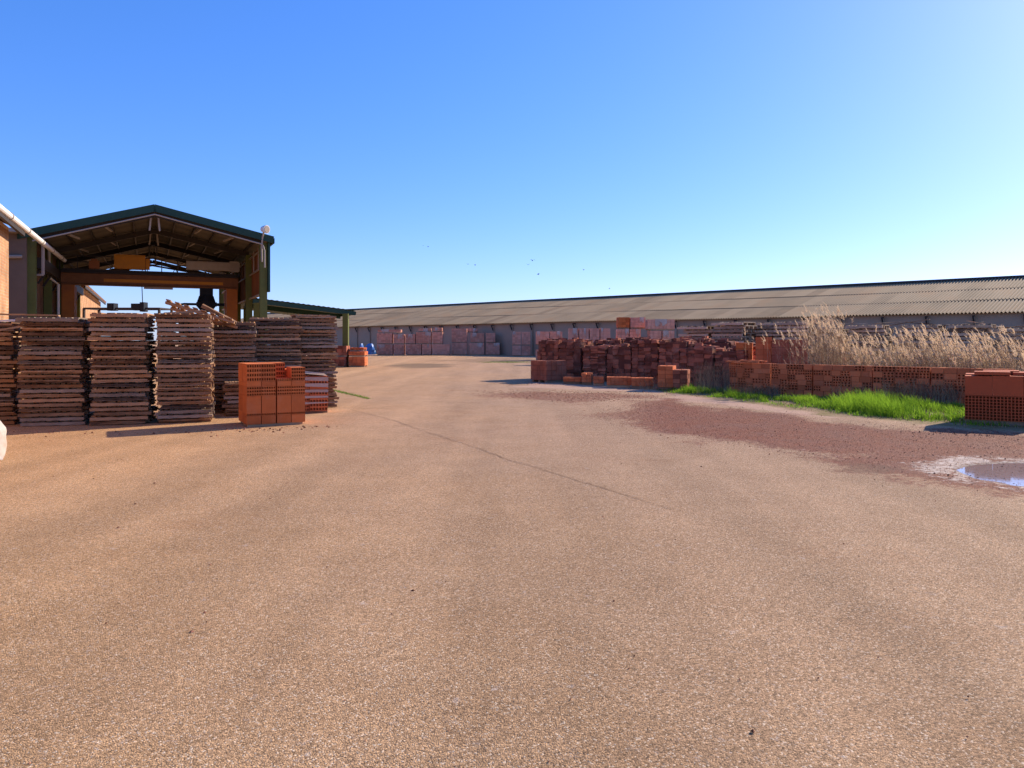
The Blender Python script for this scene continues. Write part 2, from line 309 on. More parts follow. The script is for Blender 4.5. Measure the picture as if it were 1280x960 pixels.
# puddle water
mw = bpy.data.materials.new('muddy_water'); mw.use_nodes = True; bb = mw.node_tree.nodes['Principled BSDF']
bb.inputs['Base Color'].default_value = (.34,.26,.22,1); bb.inputs['Roughness'].default_value = .05; bb.inputs['Specular IOR Level'].default_value = .75
_n = mw.node_tree.nodes.new('ShaderNodeTexNoise'); _n.inputs['Scale'].default_value = 6; _b = mw.node_tree.nodes.new('ShaderNodeBump'); _b.inputs['Distance'].default_value = .0015
mw.node_tree.links.new(_n.outputs[0], _b.inputs['Height']); 
wp = wpoly(PU); c0 = wp.mean(0); wmesh = MB(); wmesh.face([(c0[0]+(p[0]-c0[0])*1.12, c0[1]+(p[1]-c0[1])*1.12, -.019) for p in wp])
wob_ = wmesh.build('puddle', mw); tag(wob_, kind='structure')
# crack in the asphalt
cr = MB(); pts = [G(440,512), G(470,520), G(500,528), G(560,549), G(640,577), G(720,600), G(800,624), G(860,640)]
line = []
for a, c in zip(pts[:-1], pts[1:]):
    n = max(2, int((c-a).length/.09))
    for k in range(n): line.append(a.lerp(c, k/n))
side = Vector((0,0,0)); res = []
for k, p in enumerate(line):
    side = side*.9 + Vector((rnd.uniform(-1,1), rnd.uniform(-1,1), 0)  )*.014; wd = .002+.0045*abs(math.sin(k*.13))*(1-k/len(line)*.5)+rnd.uniform(0,.004)
    d = (line[min(k+1, len(line)-1)] - line[max(k-1,0)]).normalized(); nn = Vector((-d.y, d.x, 0)); q = p+side; q.z = .0105
    res.append((q-nn*wd, q+nn*wd))
for (a, c), (e, f) in zip(res[:-1], res[1:]): cr.face([a, e, f, c])
tag(cr.build('asphalt_crack', mat('crack_dirt', (.24,.15,.09), (.17,.11,.065))), kind='structure')
# loose red pebbles
pb = MB()
def pebble(p, s, t):
    i = len(pb.v); 
    for v in ((1,0,0),(0,1,0),(-1,0,0),(0,-1,0),(0,0,1)):
        pb.v.append((p[0]+v[0]*s*rnd.uniform(.6,1.2), p[1]+v[1]*s*rnd.uniform(.6,1.2), .004+v[2]*s*rnd.uniform(.5,1)))
    for k in range(4): pb.f.append((i+k, i+(k+1)%4, i+4)); pb.t.append(t)
gp = wpoly(GR); gb = wpoly(GB)
def inpoly(pl, n, spread, fn):
    lo = pl.min(0)-spread; hi = pl.max(0)+spread; hi[0] = min(hi[0], 14)
    A = rs.rand(n, 2)*(hi-lo)+lo; d = sdist(A[:,0], A[:,1], pl)
    for (x, y), q in zip(A, d):
        if q > 0 or rnd.random() < math.exp(q/.35)*.5: fn(x, y)
inpoly(gp, 60000, 1.2, lambda x, y: pebble((x,y), rnd.uniform(.003,.009) if rnd.random() < .97 else rnd.uniform(.01,.018), rnd.random()))
inpoly(gb, 4000, 1.2, lambda x, y: pebble((x,y), rnd.uniform(.008,.02), rnd.random()))
for k in range(520): pebble((rnd.uniform(-9,9), 2.6+rnd.random()**1.4*18), rnd.uniform(.004,.008) if rnd.random() < .85 else rnd.uniform(.009,.018), rnd.random())
for (qx, qy, nn, sp) in ((300,536,40,.5),(380,533,30,.4),(1215,540,60,.7),(664,480,60,.8),(800,489,90,1.4),(120,540,30,1.5)):
    q0 = G(qx, qy)
    for k in range(nn): pebble((q0.x+rnd.gauss(0,sp), q0.y-abs(rnd.gauss(0,.35))), rnd.uniform(.008,.03), rnd.random())
tag(pb.build('gravel', M['pebble']), 'loose red brick gravel scattered along the asphalt edge', 'gravel', kind='stuff')

# ------------------------------------------------------------------ long drying shed
E0 = Vector((33.7, 48.7, 0)); ED = Vector((-.726, .687, 0)).normalized(); EN = Vector((ED.y, -ED.x, 0))   # EN away from camera
if EN.y < 0: EN = -EN
T0, T1, EAVE, RIDGE, HW = -18, 125, 3.6, 6.62, 12.0
def B(t, n, z): p = E0 + ED*t + EN*n; return Vector((p.x, p.y, z))
barn = empty('long_shed', E0); barn.rotation_euler = (0,0,math.atan2(ED.y, ED.x))
tag(barn, 'very long low shed with corrugated grey roof and dark ridge across the background', 'building')
def LB(t, n, z): return Vector((t, -n, z))       # local: x along ED, y toward camera is +? (EN = -local y)
rf = MB(); pitch = .23; nW = int((T1-T0)/pitch); S = 6; rows = 3; over = .45
slope = (RIDGE-EAVE)/HW
for r in range(rows):
    n0, n1 = -over+(HW+over)*r/rows - (.12 if r else 0), -over+(HW+over)*(r+1)/rows
    base_i = len(rf.v); sheet = [rnd.gauss(.5,.22) for _ in range(200)]
    for k in range(nW*S+1):
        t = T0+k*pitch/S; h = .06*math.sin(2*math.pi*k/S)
        for n in (n0, n1): 
            lift = .03 if (n == n0 and r) else 0
            rf.v.append(tuple(LB(t, n, EAVE+slope*n+h+lift+.02*math.sin(t*.21+r))))
    for k in range(nW*S):
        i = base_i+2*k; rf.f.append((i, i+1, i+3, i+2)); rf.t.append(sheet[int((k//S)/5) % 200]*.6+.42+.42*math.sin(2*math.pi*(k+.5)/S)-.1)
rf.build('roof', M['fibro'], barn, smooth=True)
for r in (1, 2):
    n_ = -over+(HW+over)*r/rows-.13; lapm = MB(); lapm.bar(LB(T0,n_,EAVE+slope*n_+.005), LB(T1,n_,EAVE+slope*n_+.012), .04, .05); lapm.build('lap_shadow_strip', M['steel'], barn)  # dark bars along the sheet overlaps, painting in their shadow lines
bk = MB(); bk.face([LB(T0,HW,RIDGE-.03), LB(T1,HW,RIDGE-.03), LB(T1,2*HW+over,EAVE-.2), LB(T0,2*HW+over,EAVE-.2)]); bk.build('rear_roof', M['fibro'], barn)
rc = MB(); rc.bar(LB(T0,HW-.05,RIDGE+.07), LB(T1,HW-.05,RIDGE+.07), .35, .2); rc.build('ridge_cap', M['steel'], barn)
wl = MB(); wl.box((( T0+T1)/2, -.15, EAVE/2-.06), (T1-T0, .25, EAVE-.13)); wl.box(((T0+T1)/2, -2*HW+.15, EAVE/2-.06), (T1-T0, .25, EAVE-.13))
for t in (T0+.15, T1-.15):
    wl.face([LB(t,.1,0), LB(t,2*HW-.1,0), LB(t,2*HW-.1,EAVE-.1), LB(t,HW,RIDGE-.15), LB(t,.1,EAVE-.1)])
wl.build('wall', M['concrete'], barn)
pm = MB(); t = T0+.5
pm.box((0,0,0),(.16,.16,EAVE-.35)); pier0 = None
while t < T1 and t < 82:
    if pier0 is None: pier0 = pm.build('pier', M['concrete'], barn); o = pier0
    else: o = pier0.copy(); COL.objects.link(o); o.parent = barn
    o.location = (t, .06, (EAVE-.35)/2); t += 2.9
bracing = MB(); t = T0+.5
while t < 82:
    if t < T0+1:
        bracing.bar((0, .1, -.9), (0, .42, -.28), .09); bracing.bar((0,.02,-.3),(0,.42,-.3),.08); br0 = bracing.build('eave_bracket', M['steel'], barn); o = br0
    else: o = br0.copy(); COL.objects.link(o); o.parent = barn
    o.location = (t, 0, EAVE); t += 2.9

# ------------------------------------------------------------------ left industrial buildings
AX = Vector((-.4415, .8973, 0)); AN = Vector((.8973, .4415, 0))   # shed axis (away) and across (to the right)
SL = Vector((-21.7, 33.4, 0)); SW = 10.0                         # front left column; span
ANG = math.atan2(AN.y, AN.x)
def SP(u, a, z): p = SL + AN*u + AX*a; return Vector((p.x, p.y, z))      # across, along, height
def lp(u, a, z): return Vector((u, a, z))                                # same in shed's local frame
shed = empty('gable_shed', SL, ANG)
tag(shed, 'open fronted steel shed with dark green gable roof and brick left wall', 'building')
LEN = 24.0; ZE, ZR = 6.85, 7.96; ZEL = 6.45
# roof sheets: thin corrugated slabs
rm = MB(); us = np.linspace(-.35, SW+.35, 3)
def rz(u): return ZR - abs(u-SW/2)/(SW/2)*(ZR-(ZE if u > SW/2 else ZEL))
for (ua, ub) in ((-.4, SW/2), (SW/2, SW+.4)):
    k = 0; a = -.5
    while a < LEN+.3:
        h = .03 if k % 2 else 0; h2 = .03-h; a2 = a+.14
        for dz, fl in ((0,False),(.05,True)):
            q = [lp(ua,a,rz(ua)+h+dz), lp(ub,a,rz(ub)+h+dz), lp(ub,a2,rz(ub)+h2+dz), lp(ua,a2,rz(ua)+h2+dz)]
            rm.face(q, .3+.4*((k//7)%2))
        a = a2; k += 1
rm.build('roof', M['roof_in'], shed)
fa = MB()
for ua, ub in ((-.42,SW/2+.03),(SW+.42,SW/2-.03)):
    fa.bar(lp(ua,-.55,rz(ua)-.02), lp(ub,-.55,rz(ub)-.02), .06, .34)
fa.build('verge_fascia', M['dgreen'], shed)
sf = MB()
for ua in (-.44, SW+.44): sf.bar(lp(ua,-.5,rz(ua)-.06), lp(ua,LEN,rz(ua)-.06), .1, .26)
sf.build('eave_gutter', M['dgreen'], shed)
vr = MB(); 
for ua, ub in ((.1,SW/2),(SW-.1,SW/2)): vr.tube([lp(ua,-.66,rz(ua)-.42), lp(ub,-.66,rz(ub)-.36)], .035, 6)
vr.tube([lp(SW-.1,-.66,rz(SW)-.43), lp(SW-.02,-.66,rz(SW)-.7), lp(SW-.02,-.66,5.3)], .035, 6)
vr.build('front_conduit', M['steel_l'], shed)
cm = MB(); cm.box((0,0,3.3),(.34,.34,6.6)); cm.box((0,0,3.3),(.38,.12,6.58)); cm.box((0,0,.02),(.6,.6,.04))
col0 = None
for u, al in ((0,0),(SW,0),(0,6),(SW,6),(0,12),(SW,12),(0,18),(SW,18),(0,LEN),(SW,LEN)):
    if col0 is None: col0 = cm.build('column', M['green'], shed); o = col0
    else: o = col0.copy(); COL.objects.link(o); o.parent = shed
    o.location = (u, al, 0)
for al in (0,6,12,18,LEN):
    f = MB()
    for ua in (0, SW): f.bar(lp(ua,al,rz(ua)-.22), lp(SW/2,al,ZR-.25), .16, .28)
    f.build('rafter', M['steel'], shed)
pl_ = MB()
for k in range(1, 6):
    for sgn in (-1, 1):
        u = SW/2+sgn*k*SW/2/5.3; 
        pl_.bar(lp(u,-.4,rz(u)-.1), lp(u,LEN,rz(u)-.1), .07, .13)
for sgn in (-.18,.18): pl_.bar(lp(SW/2+sgn,-.4,ZR-.16), lp(SW/2+sgn,LEN,ZR-.16), .06, .12)
pl_.build('purlin', M['steel'], shed)
for al in (0,6,12,18):                                    # knee braces hanging below the roof
    for sgn in (-1,1):
        for pa_, pb_ in ((lp(SW/2+sgn*.15,al,ZR-.3), lp(SW/2+sgn*.22,al,ZR-1.05)), (lp(SW/2+sgn*2.3,al,rz(SW/2+sgn*2.3)-.15), lp(SW/2+sgn*1.9,al+2.2,rz(SW/2+sgn*2)-.3)), (lp(SW/2+sgn*3.9,al,rz(SW/2+sgn*3.9)-.15), lp(SW/2+sgn*3.3,al+2.2,rz(SW/2+sgn*3.5)-.3))):
            st = MB(); st.bar(pa_, pb_, .08); st.build('knee_brace', M['steel_l'], shed)
eg = MB()                                                 # truss at the far gable
for u in (0,): 
    eg.bar(lp(0,LEN,6.0), lp(SW,LEN,6.0), .14); eg.bar(lp(0,LEN,ZEL-.2), lp(SW/2,LEN,ZR-.55), .12); eg.bar(lp(SW,LEN,ZE-.2), lp(SW/2,LEN,ZR-.55), .12)
for k in range(9):
    u = SW*(k+.5)/9; eg.bar(lp(u,LEN,6.0), lp(u+(.9 if k%2 else -.9)*(.6), LEN, rz(u)-.35), .05)
eg.build('end_truss', M['steel'], shed)
for side_u, nm in ((SW, 'right'),):
    sh = MB(); a = .3; k = 0
    while a < 23.5:
        sh.face([lp(SW+.12+.03*(k%2),a,4.0), lp(SW+.12+.03*((k+1)%2),a+.15,4.0), lp(SW+.12+.03*((k+1)%2),a+.15,6.6), lp(SW+.12+.03*(k%2),a,6.6)], .35+.3*((k//8)%2)); a += .15; k += 1
    sh.build('side_cladding', M['rustsheet'], shed)
    gr_ = MB(); 
    for z in (4.05,5.4,6.35): gr_.bar(lp(SW+.02,0,z), lp(SW+.02,LEN,z), .08)
    for a in range(2, 24, 2): gr_.bar(lp(SW+.02,a,5.4), lp(SW+.02,a,6.6), .06)
    gr_.build('girt', M['steel_l'], shed)
vc = MB(); vc.box((SW+.24,-.2,5.45),(.1,.4,2.7)); vc.build('corner_sheet', M['dgreen'], shed)
lw = MB(); lw.box((-.35,LEN/2+.2,3.25),(.3,LEN,6.5)); lw.build('brick_wall', M['shadebrick'], shed)
lg = MB(); lg.bar((.25,.5,5.2),(.25,LEN,5.2),.3,.5)
for a in range(1,24,2): lg.bar((.25,a,5.0),(-.1,a,4.4),.1)
lg.build('crane_rail', M['steel'], shed)
dp = MB(); dp.tube([lp(.1,5.5,6.4),lp(.1,5.5,4.9),lp(.45,6.2,4.6),lp(.45,6.2,.2)],.07,8); dp.build('downpipe', M['white'], shed)

# long white pipe running into the shed
pp = MB(); pa = Vector((-12.3, 15.4, 5.72)); pbb = SP(.62, 7.5, 6.0); pp.tube([pa, pbb], .11, 12)
pipe = pp.build('overhead_pipe', M['white'])
tag(pipe, 'thick white pipe running overhead from the left edge into the green shed', 'pipe')
for k in range(7):
    hg = MB(); q = pa.lerp(pbb, .1+k*.14); hg.tube([q-AX*.06, q+AX*.06], .13, 12); hg.build('pipe_collar', M['steel_l'], pipe)
hp = MB(); q = SP(.45,-.15,6.0); hp.bar(q, SP(.45,-.15,4.6), .09); hp.bar(SP(.45,-.15,4.6), SP(0,0.1,4.6), .09); hp.bar(q, SP(.0,.1,6.2), .07)
hp.build('pipe_bracket', M['steel_l'], pipe); hp = MB(); tt = pa.lerp(pbb,.12); hp.bar(tt, Vector((tt.x-1.9, tt.y, 6.1)), .1); hp.bar(Vector((tt.x-.2,tt.y,6)), Vector((tt.x-1.9, tt.y, 5.3)), .08)
hp.build('pipe_bracket', M['steel_l'], pipe)

# brick building on the left edge
def brick_house(name, label, a0, a1, u1, zt, width=8.5):
    hs_ = empty(name, SL, ANG); tag(hs_, label, 'building')
    wm = MB(); wm.box((u1-width/2, (a0+a1)/2, zt/2), (width, a1-a0, zt))
    wm.face([lp(u1,a0+.01,zt), lp(u1-width/2,a0+.01,zt+2.0), lp(u1-width,a0+.01,zt)]); wm.face([lp(u1,a1-.01,zt), lp(u1-width/2,a1-.01,zt+2.0), lp(u1-width,a1-.01,zt)])
    wm.build('wall', M['litbrick'], hs_)
    r = MB(); a = a0-.3; k = 0
    while a < a1+.3:
        for s_, e_ in ((u1+.5, u1-width/2), (u1-width-.5, u1-width/2)):
            c0 = lp(s_,a+.11,zt-.03); c1_ = lp(e_,a+.11,zt+2.15); r.tube([c0,c1_], .1, 6, t=rnd.random())
        a += .22; k += 1
    ra = MB(); 
    r.build('roof', M['tile'], hs_)
    ra.bar(lp(u1+.44,a0-.2,zt-.2), lp(u1+.44,a1+.2,zt-.2), .1, .16); ra.build('eave_board', M['steel'], hs_)
    return hs_
brick_house('brick_house', 'orange brick building with tiled eave at the left edge of the yard', -30, -6.5, .05, 5.85)
brick_house('brick_house', 'sunlit brick building seen through the green shed beyond its far end', 24.6, 54, .0, 5.85)
rec = empty('annex', SL, ANG); tag(rec, 'shaded grey annex with a drainpipe beside the green shed column', 'building')
x = MB(); x.box((-2.75,-.3,3.2),(5.2,.3,6.4)); x.build('wall', M['annex'], rec)
x = MB(); x.box((-2.8,-.6,6.45),(5.2,1.0,.16)); x.build('lintel', M['steel_l'], rec)
x = MB(); x.tube([(-1.15,-.55,5.9),(-1.2,-.55,5.1),(-1.2,-.55,0)],.09,8); x.tube([(-.3,-.55,5.35),(-1.15,-.55,5.3)],.08,8); x.build('drainpipe', M['steel_l'], rec)

# gantry crane inside the shed
cr_a = 7.6
crane = empty('gantry_crane', SP(SW/2, cr_a, 0), ANG)
tag(crane, 'yellow and orange gantry crane spanning the green shed', 'crane')
g = MB(); g.box((0,0,5.05),(9.1,.45,.56)); g.box((0,0,4.72),(9.1,.6,.06)); g.build('girder', M['rusty'], crane); g = MB(); g.box((.6,-.24,4.98),(6.2,.02,.17)); g.build('yellow_stripe', M['yellow'], crane)
g = MB(); g.box((0,-.05,5.38),(9.1,.7,.08)); g.bar((-4.5,-.25,5.5),(4.5,-.25,5.5),.1,.14); g.build('rail_beam', M['steel'], crane)
g = MB(); g.box((0,1.6,5.2),(9.4,.4,.6)); g.box((0,.8,5.5),(9.3,1.5,.04)); g.build('rear_girder', M['steel'], crane)
for sx in (-4.2, 4.2):
    g = MB(); g.box((sx,0,2.35),(.62,.5,4.66)); g.build('leg', M['orange'], crane)
    g = MB(); g.box((sx,1.7,2.35),(.5,.4,4.66)); g.build('leg', M['orange'], crane)
    g = MB(); g.box((sx,.8,.28),(.5,3.6,.4)); 
    for yy in (-.6,2.2): g.tube([(sx-.12,yy,.2),(sx+.12,yy,.2)],.2,14)
    g.build('bogie', M['steel'], crane)
g = MB()
for z in (5.95,6.3): g.bar((-4.6,-.2,z),(4.6,-.2,z),.05)
for k in range(12): g.bar((-4.6+k*.836,-.2,5.42),(-4.6+k*.836,-.2,6.3),.05)
g.build('handrail', M['steel'], crane)
g = MB(); g.box((-1.2,-.34,6.02),(1.55,.6,.78)); g.box((-1.2,-.65,6.02),(1.4,.02,.64)); g.box((-.3,-.3,5.95),(.2,.4,.6)); g.build('control_cabinet', M['yellow'], crane)
g = MB(); g.box((-2.95,-.34,5.8),(.5,.4,.42)); g.box((-2.95,-.34,6.06),(.3,.3,.12)); g.build('motor_box', M['rustsheet'], crane)
g = MB(); g.box((3.15,-.3,5.98),(2.9,.5,.5)); g.box((3.15,-.57,5.98),(2.7,.02,.4)); g.box((4.3,-.3,6.0),(.5,.56,.6)); g.build('equipment_cabinet', M['steel_l'], crane)
g = MB(); g.box((2.8,0,4.45),(.7,.6,.5)); g.tube([(2.8,0,4.25),(2.8,0,4.05),(2.8,0,3.95),(2.8,0,3.6),(2.8,0,3.5),(2.8,0,3.3)],[.40,.46,.50,.50,.42,.26],16)
g.tube([(2.8,0,3.75),(1.6,0,3.75),(1.35,0,3.7),(1.3,0,3.45)],.07,8); g.tube([(2.8,0,3.75),(3.8,0,3.75)],.09,8); g.box((2.8,-.2,3.75),(1.1,.3,.25)); g.build('hoist', M['black'], crane)
g = MB(); g.tube([(-.6,0,4.7),(-.55,0,3.3)],.022,6); g.build('cable', M['steel'], crane)
g = MB(); g.box((.25,-.1,4.62),(1.5,.35,.1)); g.build('lamp_tray', M['steel_l'], crane)

# floodlight on the right column
fl = empty('floodlight', SP(SW+.25,-.5,0)); tag(fl, 'round white floodlight on a curved arm at the shed roof corner', 'floodlight')
fl.location = SP(SW-.12,-.45,5.6)
g = MB(); g.tube([(0,0,0),(.0,-.05,.8),(.06,-.1,1.2),(.14,-.15,1.5)],.045,8); g.build('arm', M['steel_l'], fl)
g = MB(); c = Vector((.17,-.2,1.62)); d = Vector((.8,-.4,-.1)).normalized()
g.tube([c-d*.18,c-d*.12,c+d*.02,c+d*.16,c+d*.2],[.06,.13,.18,.21,.21],16); g.build('lamp_head', M['white'], fl)
g = MB(); g.tube([c+d*.2,c+d*.215],[.19,.16],16); g.build('lens', M['steel_l'], fl)

# low green canopy right of the shed
can = empty('green_canopy', (-10.0,46,0)); tag(can, 'low dark green lean-to canopy beside the gable shed', 'canopy')
def cl(p): return Vector(p)-Vector((-10.0,46,0))
A0 = Vector((-14.9,42.5,4.02)); A1 = Vector((-9.75,46,3.42)); BK = AX*14
g = MB(); n = 40
for k in range(n):
    for dz in (0,.06):
        a = A0.lerp(A1,k/n); b_ = A0.lerp(A1,(k+1)/n); h = Vector((0,0,dz+.03*(k%2))); h2 = Vector((0,0,dz+.03*((k+1)%2)))
        g.face([cl(a+h), cl(b_+h2), cl(b_+BK+h2), cl(a+BK+h)])
g.build('roof', M['dgreen'], can)
g = MB(); g.bar(cl(A0-Vector((0,0,.12))), cl(A1-Vector((0,0,.12))), .1, .24); g.bar(cl(A1-Vector((0,0,.1))), cl(A1+BK-Vector((0,0,.1))), .1, .2); g.bar(cl(A0+AX*4-Vector((0,0,.2))), cl(A1+AX*4-Vector((0,0,.2))), .12, .3); g.build('beam', M['dgreen'], can)
for p in (A0.lerp(A1,.9), A0.lerp(A1,.04), A0.lerp(A1,.9)+AX*5, A0.lerp(A1,.9)+AX*10, A0.lerp(A1,.04)+AX*5, A0.lerp(A1,.25)+AX*10):
    g = MB(); z = p.z-.2; q = cl(p); g.box((q.x,q.y,z/2),(.34,.3,z)); g.box((q.x,q.y,.03),(.5,.5,.05)); g.build('post', M['green'], can)

# ------------------------------------------------------------------ pallets
ordn = ['topmost','second from the top','third from the top','fourth from the top','fifth from the top','sixth from the top','seventh from the top','eighth from the top','ninth from the top','tenth from the top','eleventh from the top','twelfth from the top','thirteenth from the top','fourteenth from the top','fifteenth from the top','sixteenth from the top','seventeenth from the top','eighteenth from the top','nineteenth from the top','twentieth from the top','twenty-first from the top','twenty-second from the top','twenty-third from the top','twenty-fourth from the top','twenty-fifth from the top']
PW, PDp, PH = 1.24, 1.12, .0905
def make_pallet(i, wmat):
    root = empty('wooden_pallet')
    for k, y in enumerate((-.5, -.17, .17, .5)):
        g = MB(); t_ = rnd.uniform(.2,1); hh = .058
        lx, rx = -PW/2+rnd.uniform(-.03,.02), PW/2+rnd.uniform(-.02,.03)
        if rnd.random() < .3:
            for zz in (.017, .048): g.beam((lx+rnd.uniform(0,.05),y*PDp*.93+rnd.uniform(-.02,.02),zz),(rx-rnd.uniform(0,.05),y*PDp*.93,zz+rnd.uniform(-.004,.004)),.08,.026,10,.007,rnd.uniform(.1,.8))
        else: g.beam((lx,y*PDp*.93+rnd.uniform(-.01,.01),.031),(rx,y*PDp*.93,.031+rnd.uniform(-.004,.004)),.08,hh,9,.0085,t_)
        g.build('bearer', wmat, root)
    g = MB(); x = -PW/2+.05
    while x < PW/2-.03:
        wd = rnd.uniform(.07,.11)
        if rnd.random() > .06:
            g.beam((x,-PDp/2+.11+rnd.uniform(-.02,.02),.075),(x+rnd.uniform(-.01,.01),PDp/2-.05+rnd.uniform(-.02,.02),.074),wd,.026,3,.003,rnd.uniform(.2,.8))
        x += wd+rnd.uniform(.012,.04)
    g.build('deck', wmat, root)
    return root
protos = [make_pallet(i, M['wood']) for i in range(11)]; used = set()
protos += [make_pallet(i, M['wood_brown_grey']) for i in range(4)]
protos2 = [make_pallet(i, M['wood_grey']) for i in range(4)]
def stack(corner, th, n, desc, wx=1.0, kind=protos, pitch=PH, jit=.015, dp=1.0, group='pallets in the tall stacks at left'):
    th = R(th); ca, sa = math.cos(th), math.sin(th); w_ = PW*wx
    cx_ = corner.x+ca*w_/2-sa*PDp*dp/2; cy_ = corner.y+sa*w_/2+ca*PDp*dp/2
    lean = (rnd.uniform(-.012,.012), rnd.uniform(-.01,.01)); bx = 0
    for k in range(n):
        pr = rnd.choice(kind); ox = rnd.gauss(0, jit); oy = rnd.gauss(0, jit*.7)
        if rnd.random() < .12: ox += rnd.choice((-1,1))*.05
        loc = Vector((cx_+ca*ox-sa*oy+lean[0]*k*.1, cy_+sa*ox+ca*oy, .012+k*pitch))
        rot = (rnd.gauss(0,.003), rnd.gauss(0,.0035), th+rnd.gauss(0,.012))
        if pr.name in used: o = copy_thing(pr, loc, rot)
        else: used.add(pr.name); o = pr; o.location = loc; o.rotation_euler = rot
        o.scale = (wx, dp, pitch/PH*.985)
        tag(o, f'{"grey" if kind is protos2 else "brown"} pallet {ordn[n-1-k]} in the {desc}', 'pallet', group)
stack(Vector((-10.75,14.05,0)), 16, 22, 'stack cut by the left edge', .90)
stack(G(23,534), 16, 23, 'second stack from left', .88)
stack(G(113,532.5), 17, 24, 'third stack from left', .80)
stack(G(196,530), 19, 24, 'stack left of the brick pack', .81)
stack(G(262,517), 14, 23, 'stack behind the left side of the pack', .80, pitch=.0895)
stack(G(313,514), 16, 24, 'stack directly behind the brick pack', .92)
stack(G(368,511), 22, 25, 'rightmost tall stack', .80)
# short pile beside the pack
stack(G(281,521), 22, 8, 'short pile left of the pack', .45)
# loose things on top of the stacks
def loose(p, size, rot, label, m=None, nm='loose_plank', cat='plank'):
    g = MB(); L_, w_, h_ = size; g.beam((-L_/2,0,0),(L_/2,0,0),w_,h_,6,.008,rnd.random()); o = g.build(nm, m or M['wood']); o.location = p; o.rotation_euler = rot
    tag(o, label, cat)
loose(P(30,393.5,14.6), (1.25,.12,.03), (0,.02,.25), 'loose plank lying on top of the second pallet stack from the left')
loose(P(5,401,14.4), (.9,.12,.03), (.1,-.05,.4), 'bleached loose plank on top of the stack at the left edge', M['white'])
loose(P(8,411,13.98), (.6,.1,.03), (.1,-.2,.5), 'short plank poking out of the leftmost pallet stack')
loose(P(228,390.5,15.2), (.7,.14,.04), (0,-.1,.5), 'short plank on the stack left of the red brick pack')
# broken pallet leaning across the stack tops
bpal = empty('broken_pallet', P(255,397,16.6)); bpal.rotation_euler = (R(-14), R(17), R(8)); tag(bpal, 'broken pale pallet tilted over the gap between two tall stacks', 'pallet')
for yy in (-.42,.05,.5):
    g = MB(); g.beam((-.75,yy,0),(.75,yy,0),.08,.055,6,.006,.8); g.build('bearer', M['wood'], bpal)
g = MB()
for k in range(8): g.beam((-.68+k*.19,-.55,.04),(-.68+k*.19,.55,.04),.10,.02,3,.004,rnd.uniform(.6,1.1))
g.build('deck', M['wood'], bpal)
loose(P(274,393,16.3), (.8,.1,.07), (.2,.5,.3), 'broken beam sticking down from the tilted pallet')

# steel rack behind the stacks
rk = empty('steel_rack', P(152,430,22)); rk.location.z = 0; tag(rk, 'dark steel rack with black boxes showing above the pallet stacks', 'rack')
zt = EYE+39.5/F*22
g = MB(); g.bar((-1.12,0,zt),(1.12,0,zt),.05); g.bar((-1.12,0,zt-.6),(1.12,0,zt-.6),.06)
for x in (-1.12,1.12): g.bar((x,0,0),(x,0,zt),.06); g.bar((x,.8,0),(x,.8,zt),.06); g.bar((x,0,zt),(x,.8,zt),.05)
g.bar((-1.12,.8,zt),(1.12,.8,zt),.05); g.build('frame', M['steel'], rk)
for x, w_, h_ in ((-.27,.2,.22),(.50,.32,.2),(.66,.12,.28)):
    g = MB(); g.box((x,0,zt+.04),(w_,.25,h_)); g.box((x,-.13,zt+.04),(w_*.7,.02,h_*.7)); g.build('lamp_box', M['black'], rk)
g = MB(); g.tube([(.3,0,zt+.12),(.62,0,zt+.12)],.02,6); g.build('rod', M['steel'], rk)

# ------------------------------------------------------------------ big red brick pack at left
pk = empty('brick_pack', G(308,534.5), R(29)); tag(pk, 'fresh orange hollow brick pack standing before the pallet stacks', 'brick pack')
cwid = .272; dep = .95
layout = [('h',.16*.0+.15,0),]
rowsA = [(0,.155,'p'),(.155,.215,'h',1),(.205,.535,'p'),(.535,.72,'h',3),(.72,.81,'p'),(.81,1.15,'h',4)]
def brick_column(mb, x0, x1, y0, y1, rows, top):
    U = Vector((1,0,0)); V = Vector((0,0,1)); Nn = Vector((0,-1,0)); g_ = .006; ins = [0,0]
    for r in rows:
        z0, z1 = r[0], min(r[1], top)
        if z1-z0 < .02: continue
        z0 += .05; z1 += .05; t_ = rnd.uniform(.3,.8); dx = rnd.uniform(-.004,.004)
        a, b_ = x0+g_+dx, x1-g_+dx; ya = y0+rnd.uniform(-.004,.006); z1 -= .003
        if r[2] == 'h': mb.holes((a,ya,z0), U, V, Nn, b_-a, z1-z0, 6, r[3], .6, .12, t_)
        else: mb.face([(a,ya,z0),(b_,ya,z0),(b_,ya,z1),(a,ya,z1)], t_)
        nb = 4
        mb.face([(b_,ya,z0),(b_,y1,z0),(b_,y1,z1),(b_,ya,z1)], t_); mb.face([(b_,y1,z0),(a,y1,z0),(a,y1,z1),(b_,y1,z1)], t_)
        mb.face([(a,y1,z0),(a,ya,z0),(a,ya,z1),(a,y1,z1)], t_+.05); mb.face([(a,ya,z1),(b_,ya,z1),(b_,y1,z1),(a,y1,z1)], t_+.15)
        mb.face([(a,ya,z0),(a,y1,z0),(b_,y1,z0),(b_,ya,z0)], t_)
tops = [1.15,1.15,.86,1.07]
for k in range(4):
    g = MB(); gx = .015*(k > 1); brick_column(g, k*cwid+gx, (k+1)*cwid+gx, 0, dep*.5, rowsA, tops[k]); brick_column(g, k*cwid, (k+1)*cwid, dep*.5+.004, dep, rowsA, [1.15,1.15,1.18,1.02][k]); g.build('brick_column', M['brick'], pk)
g = MB()
for y in (.1,.46,.82): g.beam((.03,y,.024),(4*cwid-.03,y,.024),.09,.046,3,.002,.5)
g.build('bearer', M['wood_grey'], pk)
